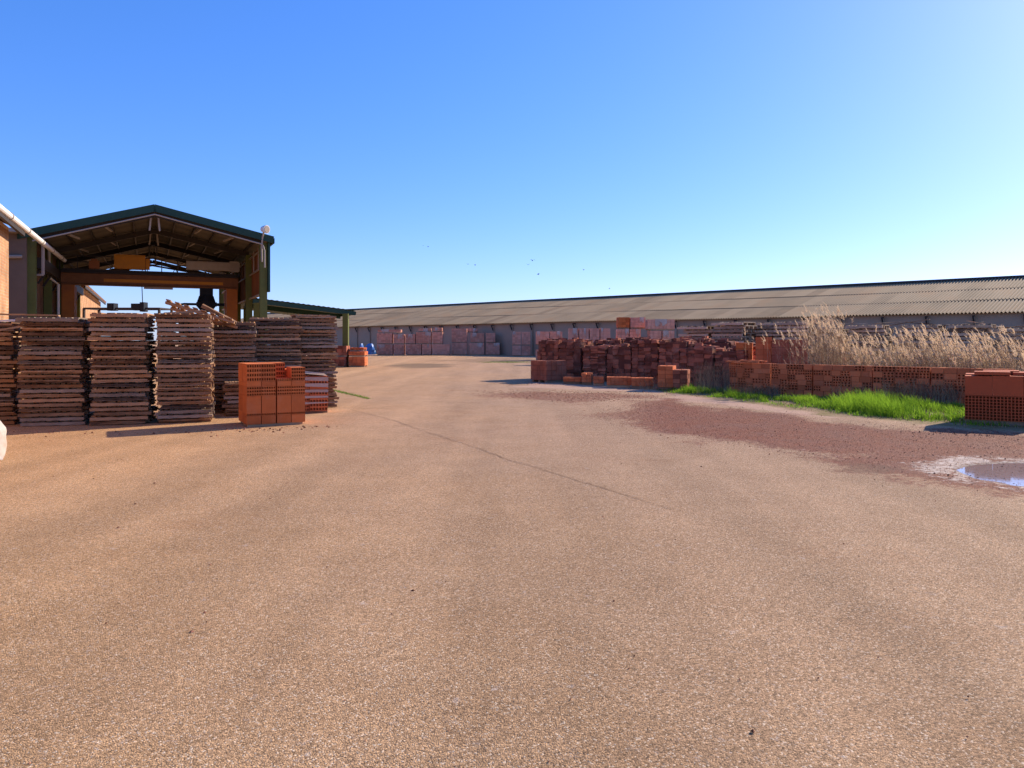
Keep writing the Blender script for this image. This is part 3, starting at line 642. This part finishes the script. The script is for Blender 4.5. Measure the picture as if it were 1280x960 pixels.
# wrapped pack behind it
wk = empty('brick_pack', G(366,517.5), R(20)); tag(wk, 'brick pack in torn plastic wrap behind the fresh orange pack', 'brick pack')
g = MB(); brick_column(g,0,.36,0,.8,[(0,.3,'h',4),(.3,.45,'p'),(.45,.8,'h',5)],.8); brick_column(g,.36,.76,0,.8,[(0,.45,'h',5),(.45,.6,'p'),(.6,.78,'h',2)],.78); g.build('bricks', M['brick_wall'], wk)
g = MB(); random.seed(1)
for k in range(5):
    z = .2+k*.14; g.face([(-.01,-.012,z),(.77,-.012,z+rnd.uniform(-.05,.05)),(.77,-.012,z+.05),(-.01,-.012,z+.06)], rnd.random())
    g.face([(.775,-.01,z),(.775,.8,z),(.775,.8,z+.09),(.775,-.01,z+.08)], rnd.random())
g.face([(0,0,.86),(.2,0,.9),(.5,0,.87),(.76,0,.84),(.76,.8,.86),(.3,.8,.93),(0,.8,.88)]); g.build('plastic_wrap', M['film'], wk)
g = MB()
for y in (.1,.4,.7): g.beam((.0,y,.024),(.76,y,.024),.09,.046,3,.002,.5)
g.build('bearer', M['wood_grey'], wk)
# right brick pack
rp = empty('brick_pack', G(1206,529.5), R(-33)); tag(rp, 'red brick pack at the right edge with smooth blocks over pierced ones', 'brick pack')
Lx = 1.35
g = MB(); g.holes((0,0,.09),(1,0,0),(0,0,1),(0,-1,0),Lx,.47,23,8,.7,.1,.35); g.face([(0,0,.09),(0,0,.56),(0,.95,.56),(0,.95,.09)],.4); g.face([(Lx,0,.09),(Lx,.95,.09),(Lx,.95,.56),(Lx,0,.56)],.4); g.face([(0,0,.56),(Lx,0,.56),(Lx,.95,.56),(0,.95,.56)],.6); g.face([(0,.95,.09),(0,.95,.56),(Lx,.95,.56),(Lx,.95,.09)],.4); g.build('pierced_blocks', M['brick_red'], rp)
for x0_, x1_, y0_, y1_, zt_ in ((0,.455,.006,.44,.945),(.46,.95,.006,.44,.955),(.955,Lx,.006,.44,.95),(.0,.45,.446,.93,.965),(.46,.95,.446,.93,.96),(.955,Lx,.446,.93,.95),(.16,.75,.03,.5,1.03),(.3,.9,.52,.93,1.04),(.8,1.3,.3,.85,1.02)):
    g = MB(); z0_ = .565 if zt_ < 1 else .968
    g.box(((x0_+x1_)/2,(y0_+y1_)/2,(z0_+zt_)/2),(x1_-x0_,y1_-y0_,zt_-z0_),None,rnd.uniform(.3,.8),.002); g.build('smooth_block', M['brick_red'], rp)
g = MB()
for y in (.08,.46,.86): g.beam((.0,y,.045),(Lx,y,.045),.09,.085,3,.002,.5)
g.build('bearer', M['wood_grey'], rp)

# ------------------------------------------------------------------ packs made of brick courses
def pack_mesh(mb, W_, D_, H_, z0, bl=.25, bh=.19, jit=.004, tv=.35, topskip=0, skip=0, deep=.2):
    ny = max(2, round(H_/bh)); nx_ = max(2, round(W_/bl)); nd = max(2, round(D_/bl)); hh = H_/ny
    mb.box((0,0,z0+H_/2-.02),(W_-.08,D_-.08,H_-.06),None,.1)
    for j in range(ny):
        for i in range(nx_):
            for k in (0,1):
                if rnd.random() < skip or (j == ny-1 and rnd.random() < topskip): continue
                w_ = W_/nx_; y = (D_/2-deep/2)*(1 if k else -1)
                mb.box((-W_/2+(i+.5)*w_, y+rnd.uniform(-jit,jit), z0+(j+.5)*hh),(w_-.012,deep,hh-.01),Matrix.Rotation(rnd.gauss(0,jit*3),3,'Z'),.5+rnd.uniform(-tv,tv),jit)
        for i in range(nd):
            for k in (0,1):
                if rnd.random() < skip: continue
                w_ = (D_-2*deep)/max(1,nd-1) 
                if i == nd-1: continue
                x = (W_/2-deep/2)*(1 if k else -1)
                mb.box((x+rnd.uniform(-jit,jit), -D_/2+deep+(i+.5)*w_, z0+(j+.5)*hh),(deep,w_-.012,hh-.01),None,.5+rnd.uniform(-tv,tv),jit)
    return ny
def pack(px0, px1, ybase, ytop, d, label, rzd=0, D_=1.0, mt='brick_pink', film=.5, group='brick packs by the long shed', sub=False, zb=None, **k):
    a = P(px0, ybase, d); b_ = P(px1, ytop, d); W_ = (b_.x-a.x)/math.cos(R(rzd)) if abs(rzd) < 30 else (b_.x-a.x)/1.25
    z0 = a.z if zb is None else zb; z0 = max(z0, .0); H_ = b_.z-z0
    o = empty('brick_pack', ((a.x+b_.x)/2, d+D_/2, z0), R(rzd)); tag(o, label, 'brick pack', group)
    g = MB(); g.box((0,-D_/2+.1,.045),(W_*.94,.1,.08)); g.box((0,D_/2-.1,.045),(W_*.94,.1,.08)); g.box((0,0,.045),(W_*.94,.1,.08)); g.build('bearer', M['wood_grey'], o)
    g = MB(); pack_mesh(g, W_, D_, H_-.1, .09, **k); g.build('bricks', M[mt], o)
    if film and rnd.random() < film:
        g = MB(); s_ = rnd.uniform(.3,.8); x0_ = rnd.uniform(-W_/2, W_/2-s_*W_*.5); zt_ = H_+.006; x1_ = min(W_/2+.01, x0_+s_*W_*.6)
        g.face([(x0_,-D_/2-.02,zt_),(x1_,-D_/2-.02,zt_),(x1_,D_/2,zt_+.02),(x0_,D_/2,zt_+.01)])
        n_ = 5
        for q in range(n_):
            xa, xb = x0_+(x1_-x0_)*q/n_, x0_+(x1_-x0_)*(q+1)/n_; g.face([(xa,-D_/2-.02,zt_),(xb,-D_/2-.02,zt_),(xb,-D_/2-.03,zt_-rnd.uniform(.15,.55)),(xa,-D_/2-.03,zt_-rnd.uniform(.15,.55))], rnd.random())
        g.build('plastic_wrap', M['film'], o)
    return o
gA = 'brick packs in the left group by the long shed'; gB = 'brick packs in the right group by the long shed'
xsA = [(471,490.8),(491.8,505),(507.5,526.5),(527.5,539),(540.5,562)]; oA = ['leftmost','second from left','third from left','fourth from left','rightmost']
for k, (a, b_) in enumerate(xsA): pack(a, b_, 444.06, 430.3, 80, f'{oA[k]} bottom pack of the larger far brick group by the long shed', zb=0, group=gA)
tb = 430.0
for k, (a, b_, y) in enumerate([(471,490,416.5),(492,505,418),(507,519,417.5),(519.8,539,415),(540.5,553,415)]): pack(a, b_, tb, y, 80, f'{oA[k]} upper pack of the larger far brick group by the long shed', group=gA)
pack(472,501,416.3,411.8,80.2,'thin top pack at the left of the larger far brick group',group=gA, bh=.2); pack(523,538.5,414.8,410.5,80.3,'thin top pack in the middle of the larger far brick group',group=gA,bh=.2); pack(541,552.5,414.8,409.5,80.1,'thin top pack at the right of the larger far brick group',group=gA,bh=.2)
o3 = ['left','middle','right']
for k, (a, b_) in enumerate([(564.5,583.5),(587,605),(607.5,624.5)]):
    pack(a, b_, 443.8, 428.7, 81, f'{o3[k]} bottom pack of the smaller far brick group by the shed wall', zb=0, group=gB)
for k, (a, b_, y) in enumerate([(564.5,583.5,410.5),(588,605,416),(607.5,619,416)]):
    pack(a, b_, 428.4, y, 81, f'{o3[k]} upper pack of the smaller far brick group by the shed wall', group=gB)
pack(584,597,416,410.5,82.2,'narrow topmost pack above the smaller far brick group',group=gB, zb=2.5)
gC = 'brick packs behind the old brick stacks'
for k, (a, b_) in enumerate([(640.5,651),(652,663)]):
    pack(a, b_, 445.1, 432, 76, f'{("left","right")[k]} bottom pack just left of the old brick stacks, far off', zb=0, group=gC)
    pack(a, b_, 431.7, 414.5, 76, f'{("left","right")[k]} upper pack just left of the old brick stacks, far off', group=gC)
for k, (a, b_) in enumerate([(670,686.5),(687.5,703)]):
    pack(a, b_, 451, 437, 60, f'{("left","right")[k]} bottom pack behind the left end of the old brick stacks', zb=0, group=gC); pack(a, b_, 431, 414.2, 60, f'{("left","right")[k]} upper pack behind the left end of the old brick stacks', zb=1.22, group=gC, film=.9)
for k, (a, b_) in enumerate([(711.5,723),(724,736),(737,749.5),(750.5,763)]):
    q = ['first','second','third','fourth'][k]
    pack(a, b_, 451, 437, 50, f'{q} bottom pack of the row of four behind the old brick stacks', zb=0, group=gC); pack(a, b_, 431, 410.3, 50, f'{q} upper pack from left in the row of four behind old stacks', zb=1.2, group=gC, film=.8)
for k, (a, b_) in enumerate([(772.5,786),(787,801)]):
    pack(a, b_, 451, 437, 50, f'{("left","right")[k]} bottom pack of the three-level pile behind old stacks', zb=0, group=gC); pack(a, b_, 431, 411.3, 50, f'{("left","right")[k]} middle pack of the three-level pile behind old stacks', zb=1.2, group=gC)
pack(773,787,411,396.3,50,'left top pack of the three-level pile against the shed roof',group=gC,mt='brick',film=0); pack(788,807,411,396.6,50,'right top pack with torn wrap of the three-level pile',group=gC,mt='brick_pink',film=1)
for k, (a, b_) in enumerate([(812.5,827),(828,843)]):
    pack(a, b_, 455, 441, 48, f'{("left","right")[k]} bottom pack beside the grey pallet stacks in the background', zb=0, group=gC); pack(a, b_, 433, 413.2, 48, f'{("left","right")[k]} middle pack beside the grey pallet stacks in the background', zb=1.2, group=gC)
pack(809.5,843.5,412.9,399,48,'wide topmost pack with torn wrap beside the grey pallet stacks',group=gC,mt='brick_pink',film=1)
# under the canopy
gD = 'brick packs under the green canopy'
pack(414,430,458.5,446,44.5,'low brick pack left of the canopy post',zb=0,mt='brick_old',film=0,group=gD); pack(435.5,456,459,446,45,'lower brick pack right of the green canopy post',zb=0,mt='brick_wall',film=0,group=gD)
pack(435.5,456,445.8,439,45,'upper brick pack right of the green canopy post',mt='brick_wall',film=0,group=gD,bh=.12); pack(415,433,446,432,44.8,'dark upper brick pack behind the green canopy post',mt='brick_old',film=0,group=gD)
pack(437,455,438.8,434.5,45.2,'small loose brick heap topping the pack by the canopy post',mt='brick_wall',film=0,group=gD,bh=.1,jit=.03)
# blue bags
for k, (a, b_, lab) in enumerate([(449,455,'blue plastic bundle at the left of the two by the long shed'),(456,469,'larger blue plastic bundle against the long shed wall')]):
    q = P((a+b_)/2, 440, 84); q.z = 0; g = MB(); w_ = (b_-a)/F*84; i0 = len(g.v); nr, nc = 7, 14
    for r in range(nr+1):
        for c_ in range(nc):
            an = 2*math.pi*c_/nc; s_ = (1-(r/nr)**3*.6)*(1+.1*math.sin(an*3+r)+rnd.uniform(-.04,.04)); g.v.append((math.cos(an)*w_/2*s_, math.sin(an)*.5*s_, 1.25*r/nr))
    for r in range(nr):
        for c_ in range(nc): g.f.append((r*nc+c_, r*nc+(c_+1)%nc, (r+1)*nc+(c_+1)%nc, (r+1)*nc+c_)); g.t.append(rnd.random())
    g.f.append(tuple(nr*nc+c_ for c_ in range(nc))); g.t.append(.8)
    o = g.build('plastic_bundle', M['blue']); o.location = q; tag(o, lab, 'bundle')

# ------------------------------------------------------------------ old brick stacks
gO = 'old brick stacks beside the asphalt'
LA, LBp = Vector((1.0,31.2,0)), Vector((8.1,25.6,0)); dirv = (LBp-LA).normalized(); nrm = Vector((-dirv.y, dirv.x, 0)); ang = math.atan2(dirv.y, dirv.x)
Ltot = (LBp-LA).length; nc = 8
nthw = ['leftmost','second from left','third from left','fourth from left','fifth from left','sixth from left','seventh from left','rightmost']
def old_stack(loc, a, W_, D_, H_, lab, jit=.03, skip=.16, bl=.26, bh=.14, mt='brick_old', tv=.45):
    g = MB(); pack_mesh(g, W_, D_, H_, 0, bl=bl, bh=bh, jit=jit, tv=tv, skip=skip, topskip=.45, deep=.22)
    for k in range(int(W_*5)):       # loose bricks on top
        g.box((rnd.uniform(-W_/2,W_/2)*.85, rnd.uniform(-D_/2,D_/2)*.8, H_+rnd.uniform(-.02,.05)), (.26,.13,.11), Matrix.Rotation(rnd.uniform(0,3),3,'Z')@Matrix.Rotation(rnd.gauss(0,.2),3,'X'), rnd.random())
    o = g.build('brick_stack', M[mt]); o.location = loc; o.rotation_euler = (0,0,a); tag(o, lab, 'brick stack', gO); return o
for k in range(nc):
    wv = Ltot/nc
    for row in range(2):
        c_ = LA + dirv*((k+.5)*wv) + nrm*(.6+row*1.25)
        H_ = [1.6,1.56,1.5,1.52,1.62,1.55,1.45,1.3][k]+rnd.uniform(-.13,.09)+row*.10
        old_stack(c_+Vector((rnd.uniform(-.04,.04),rnd.uniform(-.12,.12),0)), ang+rnd.gauss(0,.03), wv-.02-rnd.random()*.05, 1.1, H_, f'{nthw[k]} of the crumbling old brick stacks, {"front" if row==0 else "back"} row', bl=rnd.choice((.2,.26,.32)), bh=rnd.choice((.1,.14,.17)))
pack(665.5,707.5,478.3,450.5,28.6,'tidy brown block pack with pale top at the left corner of the old stacks',rzd=38,D_=.95,mt='brick_old',film=0,zb=0,group=gO,tv=.12,bh=.18,jit=.003)
pack(706,728,481,471,27.6,'low row of blocks lying before the old stacks',D_=.5,mt='brick_wall',film=0,zb=0,group=gO,tv=.2,bh=.12,rzd=-15)
pack(729,741,481,466,27.2,'small stepped block pile before the old stacks',D_=.5,mt='brick_wall',film=0,zb=0,group=gO,tv=.3,bh=.12,rzd=-15,skip=.1)
pack(743,756,482.5,470,26.6,'small square block pile in the middle before the old stacks',D_=.5,mt='brick_wall',film=0,zb=0,group=gO,tv=.2,bh=.12,rzd=-10)
pack(760,790,485,471,25.5,'left half of the long low block row before the old stacks',D_=.5,mt='brick_wall',film=0,zb=0,group=gO,tv=.2,bh=.2,rzd=-8,bl=.14)
pack(791,818,486,472,25,'right half of the long low block row before the old stacks',D_=.5,mt='brick_wall',film=0,zb=0,group=gO,tv=.2,bh=.2,rzd=-8,bl=.14)
pack(828,846,488,457,24.3,'orange block pile right of the old stacks near the grass',D_=.8,mt='brick_wall',film=0,zb=0,group=gO,tv=.3,bh=.13,rzd=-20)
pack(847,864,488,462,24,'darker block pile beside the dry weeds',D_=.8,mt='brick_old',film=0,zb=0,group=gO,tv=.3,bh=.15,rzd=-20,skip=.1)
o = pack(733,756,433,424,28.2,'bright orange blocks set into the middle of the old stacks',D_=.5,mt='brick',film=0,group=gO,tv=.2,bh=.2,bl=.35,rzd=-38,zb=1.02) if False else None

# ------------------------------------------------------------------ grey pallet stacks in the middle distance
far = 0
def fstack(px, d, n, desc, th=-43, sc=1.1, pitch=.15, jit=.05):
    p = P(px, 430, d); p.z = 0
    stack(p, th, n, desc, sc, protos2, pitch, jit, 1.1, 'grey pallets behind the dry reeds')
fstack(848, 32, 15, 'lopsided stack beside the brick packs', jit=.09)
fstack(890, 31, 16, 'stack behind the dry weeds')
fstack(930, 31.5, 16, 'neat stack left of tall reeds')
fstack(968, 30.5, 16, 'stack partly behind tall reeds')
fstack(1010, 31, 14, 'low stack inside the tall reeds')
fstack(1058, 30, 15, 'stack right of the tall reeds', jit=.08)
fstack(1120, 29.5, 15, 'untidy stack above the middle reeds', jit=.1)
fstack(1180, 28.5, 15, 'untidy stack above the right reeds', jit=.1)
fstack(1240, 28, 14, 'stack nearest the right edge', jit=.1)
# junk planks atop
for k in range(10):
    px = 1030+k*26; loose(P(px, 405+rnd.uniform(-2,5), 29.2+rnd.uniform(-.5,.5)), (rnd.uniform(.9,1.8), .1, .03), (0, rnd.gauss(0,.09), rnd.uniform(-1,-.2)), ['first','second','third','fourth','fifth','sixth','seventh','eighth','ninth','tenth'][k]+' loose board from the left on the grey pallet stacks behind the reeds', M['wood_grey'])
# plain clay blocks standing behind the low wall
pack(950,968,452,421,25.3,'left reddish block pile behind the low hollow wall',D_=.7,mt='brick_wall',film=0,zb=0,group='block piles behind the low hollow wall',bh=.2,rzd=-20,tv=.2)
pack(925,944,452,428,26,'red block pile with a pale top behind the low wall end',D_=.7,mt='brick',film=0,zb=0,group='block piles behind the low hollow wall',bh=.2,rzd=-20,tv=.2)
pack(972,1012,452,424,24.8,'wide smooth brown block pile before the tall reed clump',D_=.7,mt='brick_old',film=0,zb=0,group='block piles behind the low hollow wall',bh=.25,bl=.5,rzd=-20,tv=.2)

# ------------------------------------------------------------------ low hollow brick wall
WA, WB = Vector((6.95,23.6,0)), Vector((13.6,17.2,0)); wd = (WB-WA).normalized(); wn = Vector((wd.y,-wd.x,0)); wn = wn if wn.y < 0 else -wn
wang = math.atan2(wd.y, wd.x); segs = [(0,1.35),(1.4,2.62),(2.68,4.3),(4.34,5.75),(5.8,7.6)]
segl = ['left end section of the low hollow brick wall','second section from left of the low hollow brick wall','middle section of the low hollow brick wall behind tall grass','fourth section of the low hollow brick wall with an open top row','section of the low hollow wall hidden behind the right pack']
for (s0, s1), lab in zip(segs, segl):
    o = empty('low_brick_wall', WA+wd*s0, wang); tag(o, lab, 'brick wall', 'low hollow brick wall sections')
    Ls = s1-s0; ncr = 6; hh = .925/ncr
    for j in range(ncr):
        g = MB(); x = -.02; 
        while x < Ls-.02:
            bw = min(rnd.choice((.30,.30,.22,.26)), Ls-x); t_ = rnd.uniform(.15,.9); y = rnd.uniform(-.012,.012); z0 = j*hh+.002; z1 = z0+hh-.006
            ph = .2 if j in (0,5) else .6
            if lab.startswith('fourth') and j >= 4: ph = .9
            if bw > .12 and rnd.random() < ph: g.holes((x,y,z0),(1,0,0),(0,0,1),(0,-1,0),bw-.01,z1-z0,3,2,.6,.12,t_)
            else: g.face([(x,y,z0),(x+bw-.01,y,z0),(x+bw-.01,y,z1),(x,y,z1)], t_)
            g.face([(x,y,z1),(x+bw-.01,y,z1),(x+bw-.01,.28,z1),(x,.28,z1)], t_+.1); g.face([(x,y,z0),(x,y,z1),(x,.28,z1),(x,.28,z0)], t_); g.face([(x+bw-.01,y,z0),(x+bw-.01,.28,z0),(x+bw-.01,.28,z1),(x+bw-.01,y,z1)], t_)
            g.face([(x,.28,z0),(x,.28,z1),(x+bw-.01,.28,z1),(x+bw-.01,.28,z0)], t_)
            x += bw
        g.build('brick_course', M['brick_wall'], o)
loose(WA+wd*.5+Vector((0,.1,.96)), (1.1,.25,.04), (0,0,wang), 'thin clay slab lying on the left end of the low wall', M['brick_wall'], 'clay_slab', 'slab')
loose(WA+wd*.75+Vector((.1,.15,1.0)), (.8,.2,.035), (0,.02,wang+.1), 'smaller pale slab resting on another slab on the low wall', M['brick_wall'], 'clay_slab', 'slab')

# ------------------------------------------------------------------ vegetation
def blade(mb, p, h, w_, lean, az, t, n=3):
    d = Vector((math.cos(az), math.sin(az), 0)); s_ = Vector((-d.y, d.x, 0)).lerp(Vector((1,0,0)), .5).normalized()*w_/2; prev = None
    for k in range(n+1):
        f = k/n; c = Vector(p)+d*(lean*h*f*f)+Vector((0,0,h*(f-.25*lean*f*f))); s2 = s_*(1-f*.9)
        cur = (c-s2, c+s2)
        if prev: mb.face([prev[0], prev[1], cur[1], cur[0]], t)
        prev = cur
gpoly = wpoly([(822,488),(860,484),(905,487),(925,493),(1050,500),(1120,504),(1205,508),(1300,512),(1300,535),(1205,531),(1100,523),(1000,510),(950,503),(900,497),(835,491)])
g = MB(); lo = gpoly.min(0); hi = gpoly.max(0); A = rs.rand(90000,2)*(hi-lo)+lo; dd = sdist(A[:,0],A[:,1],gpoly)
cl_ = vnoise(A[:,0],A[:,1],.55,21)*.6+vnoise(A[:,0],A[:,1],.2,22)*.4
for (x, y), q, c_ in zip(A, dd, cl_):
    if q < -.12: continue
    dens = min(1, .25+max(0,q)*1.1)
    if rnd.random() > dens*(c_*3.6-1.2): continue
    wdst = (Vector((x,y,0))-WA).dot(wn)
    if 0 > wdst > -.35 and (Vector((x,y,0))-WA).dot(wd) > 0: continue
    px_ = 640+x/y*F
    tall = math.exp(-((px_-1098)/55)**2)*.26 + math.exp(-((px_-872)/26)**2)*.06
    h = (.03+.30*c_*c_*min(1,.25+max(0,q)*1.3)+tall*min(1,max(0,q)*1.5))*rnd.uniform(.6,1.25)
    blade(g, (x,y,-.005), h, rnd.uniform(.010,.022), rnd.uniform(.1,.9), rnd.uniform(0,6.28), min(1,max(0,(c_-.5)*2.2+.5+rnd.gauss(0,.25))), 2)
tag(g.build('green_grass', M['grass']), 'lush green grass growing before the low hollow brick wall', 'grass', kind='stuff')
# moss and weeds along the slab joint at left
g = MB()
for k in range(700):
    a = rnd.random(); p = G(412,487).lerp(G(462,499), a)+Vector((rnd.gauss(0,.05), rnd.gauss(0,.06), 0)); blade(g, p, rnd.uniform(.02,.07), .012, rnd.uniform(.3,1), rnd.uniform(0,6.28), rnd.uniform(0,.7), 1)
for k in range(1500):
    p = Vector((rnd.gauss(.2,1.0), 55+rnd.gauss(0,.7), 0)); p.x -= .6; blade(g, p, rnd.uniform(.01,.04), .03, .5, rnd.uniform(0,6.28), rnd.uniform(0,.6), 1)
tag(g.build('weeds', M['grass']), 'thin line of green weeds in the joints of the yard surface', 'weeds', kind='stuff')
# reeds
def reed(mb, p, h, plume=True, t0=.5, leafy=4):
    az = rnd.gauss(2.6, .9); ln = abs(rnd.gauss(.10,.08))+(.45 if rnd.random() < .08 else 0); tt_ = t0+rnd.gauss(0,.15)
    d = Vector((math.cos(az), math.sin(az), 0)); top = Vector(p)+d*(ln*h)+Vector((0,0,h*(1-.25*ln)))
    blade(mb, p, h, .012, ln, az, tt_*.6, 4)
    for k in range(leafy):
        f = rnd.uniform(.15,.8); q = Vector(p)+d*(ln*h*f*f)+Vector((0,0,h*f)); blade(mb, q, rnd.uniform(.25,.5), .016, rnd.uniform(.5,1.5), rnd.uniform(0,6.28), tt_*.5+rnd.uniform(-.1,.1), 2)
    if plume:
        L_ = rnd.uniform(.14,.26); az2 = az+rnd.gauss(0,.5); dd_ = Vector((math.cos(az2), math.sin(az2), 0))
        for k in range(9):
            f = k/9; q = top+dd_*(L_*.5*f*f)+Vector((0,0,L_*(f-.35)))
            blade(mb, q, rnd.uniform(.05,.10), .028*(1-.6*f)+.006, rnd.uniform(.4,1.3), az2+rnd.gauss(0,.9), .95+rnd.gauss(0,.15), 1)
g = MB()
for k in range(1900):
    s_ = rnd.uniform(1.6, 9.6); back = rnd.uniform(.55, 3.6); p = WA+wd*s_-wn*back
    px_ = 640+p.x/p.y*F
    c_ = vnoise(np.array([p.x]),np.array([p.y]),.6,31)[0]
    if rnd.random() > .1+1.25*c_: continue
    z = 1.40+.34*c_
    if px_ < 1065: z = 1.45+.35*c_+ (.62*math.exp(-((px_-1034)/46)**2))*(.55+.6*c_)
    if px_ < 985: z *= .72
    reed(g, p, z*rnd.uniform(.62,1.18), rnd.random() < .8, rnd.uniform(.45,.8), 5)
for k in range(14):     # lone tall plumes over the block piles
    p = P(rnd.uniform(925,1010), 430, rnd.uniform(24.4,25)); p.z = 0; reed(g, p, rnd.uniform(1.5,2.0), True, .8, 2)
tag(g.build('dry_reeds', M['reed']), 'tall dry pale reeds with feathery plumes behind the low brick wall', 'reeds', kind='stuff')
M['twig'] = mat('dry_stalk', (.42,.31,.20), (.12,.09,.07), .9, 1, .2, .8)
g = MB()
for (x0_, x1_, y0_, y1_, n_, h0, h1) in ((868,925,482,492,520,.45,1.15),(1105,1200,502,508,650,.3,.75),(1040,1110,500,504,160,.3,.6),(800,845,482,488,260,.15,.45),(925,975,493,497,350,.15,.4),(846,870,478,486,120,.4,.9)):
    for k in range(n_):
        p = G(rnd.uniform(x0_,x1_), rnd.uniform(y0_,y1_)); h = rnd.uniform(h0,h1); az = rnd.uniform(0,6.28); ln = rnd.uniform(.05,.55); t_ = rnd.uniform(0,1)
        blade(g, p, h, .010, ln, az, t_, 3)
        for q in range(2): 
            f = rnd.uniform(.3,.9); d = Vector((math.cos(az), math.sin(az), 0)); blade(g, p+d*(ln*h*f*f)+Vector((0,0,h*f*.93)), rnd.uniform(.08,.22), .008, rnd.uniform(.4,1.2), rnd.uniform(0,6.28), t_, 1)
ii = 0
for k in range(9000):
    x, y = rs.rand(2)*(hi-lo)+lo
    q = sdist(np.array([x]), np.array([y]), gpoly)[0]
    if q < -.35 or vnoise(np.array([x]),np.array([y]),.4,44)[0] < .42: continue
    blade(g, (x,y,0), rnd.uniform(.03,.22)*(1 if q > .3 else .45), .010, rnd.uniform(.3,1.3), rnd.uniform(0,6.28), rnd.uniform(.5,1.1), 2)
tag(g.build('dry_weeds', M['twig']), 'grey dead weed stalks standing along the brick piles and low wall', 'weeds', kind='stuff')

# ------------------------------------------------------------------ white sack at the left edge
g = MB(); nr, ncc = 10, 20
for r in range(nr+1):
    f = r/nr
    for c_ in range(ncc):
        an = 2*math.pi*c_/ncc; sx = math.copysign(abs(math.cos(an))**.6, math.cos(an)); sy = math.copysign(abs(math.sin(an))**.6, math.sin(an))
        s_ = 1+.07*math.sin(f*3.1)-.25*max(0,f-.8)*2+rnd.uniform(-.015,.015); g.v.append((sx*.42*s_, sy*.42*s_, .53*f+.01))
for r in range(nr):
    for c_ in range(ncc): g.f.append((r*ncc+c_, r*ncc+(c_+1)%ncc, (r+1)*ncc+(c_+1)%ncc, (r+1)*ncc+c_)); g.t.append(rnd.uniform(.4,.6))
g.f.append(tuple(nr*ncc+c_ for c_ in range(ncc))); g.t.append(.5)
sack = empty('sack', (-7.42,9.95,0)); tag(sack, 'white woven sack with frayed hem at the left picture edge', 'sack')
g.build('bag', M['sackcloth'], sack, smooth=True)
g = MB()
for k in range(60):
    an = rnd.uniform(0,6.28); blade(g, (math.cos(an)*.43, math.sin(an)*.43, .10), -.1, .02, rnd.uniform(-.5,.2), an, rnd.random(), 1)
g.build('frayed_hem', M['white'], sack)
# ------------------------------------------------------------------ birds
gb_ = None
for px, py, s_, lab in ((529,307,.5,'tiny distant bird, left one of the highest pair in the sky'),(535,308.5,.5,'tiny distant bird, right one of the highest pair in the sky'),(585,330.5,.7,'tiny distant bird, left of the middle pair over the shed'),(594,331.5,.6,'tiny distant bird, right of the middle pair over the shed'),(660,331,.8,'small dark bird, middle one of the three right of centre'),(665.5,325.8,1,'small dark bird, highest of the three right of centre'),(673,343,.8,'small dark bird, lowest of the three right of centre'),(729.5,337.5,.7,'lone distant bird above the shed roof, right of the three'),(762,361,.6,'lone bird flying lowest, just above the shed ridge')):
    g = MB(); a = .34*s_
    g.tube([(0,-.16,0),(0,-.08,.01),(0,.05,.01),(0,.16,0)],[.01,.04,.045,.012],8)
    for sg in (-1,1):
        g.face([(0,-.05,.03),(sg*a*.5,-.1,.13),(sg*a*.5,.03,.13),(0,.07,.03)]); g.face([(sg*a*.5,-.1,.13),(sg*a,-.02,.05),(sg*a*.5,.03,.13)])
    o = g.build('bird', M['black']); o.location = P(px, py, 75); o.scale = (s_,s_,s_); o.rotation_euler = (0,rnd.gauss(0,.2),rnd.uniform(0,6.28)); tag(o, lab, 'bird', 'birds in the sky')
# remove unused pallet prototypes
for pr in protos+protos2:
    if pr.name not in used:
        for ch in list(pr.children): bpy.data.objects.remove(ch)
        bpy.data.objects.remove(pr)
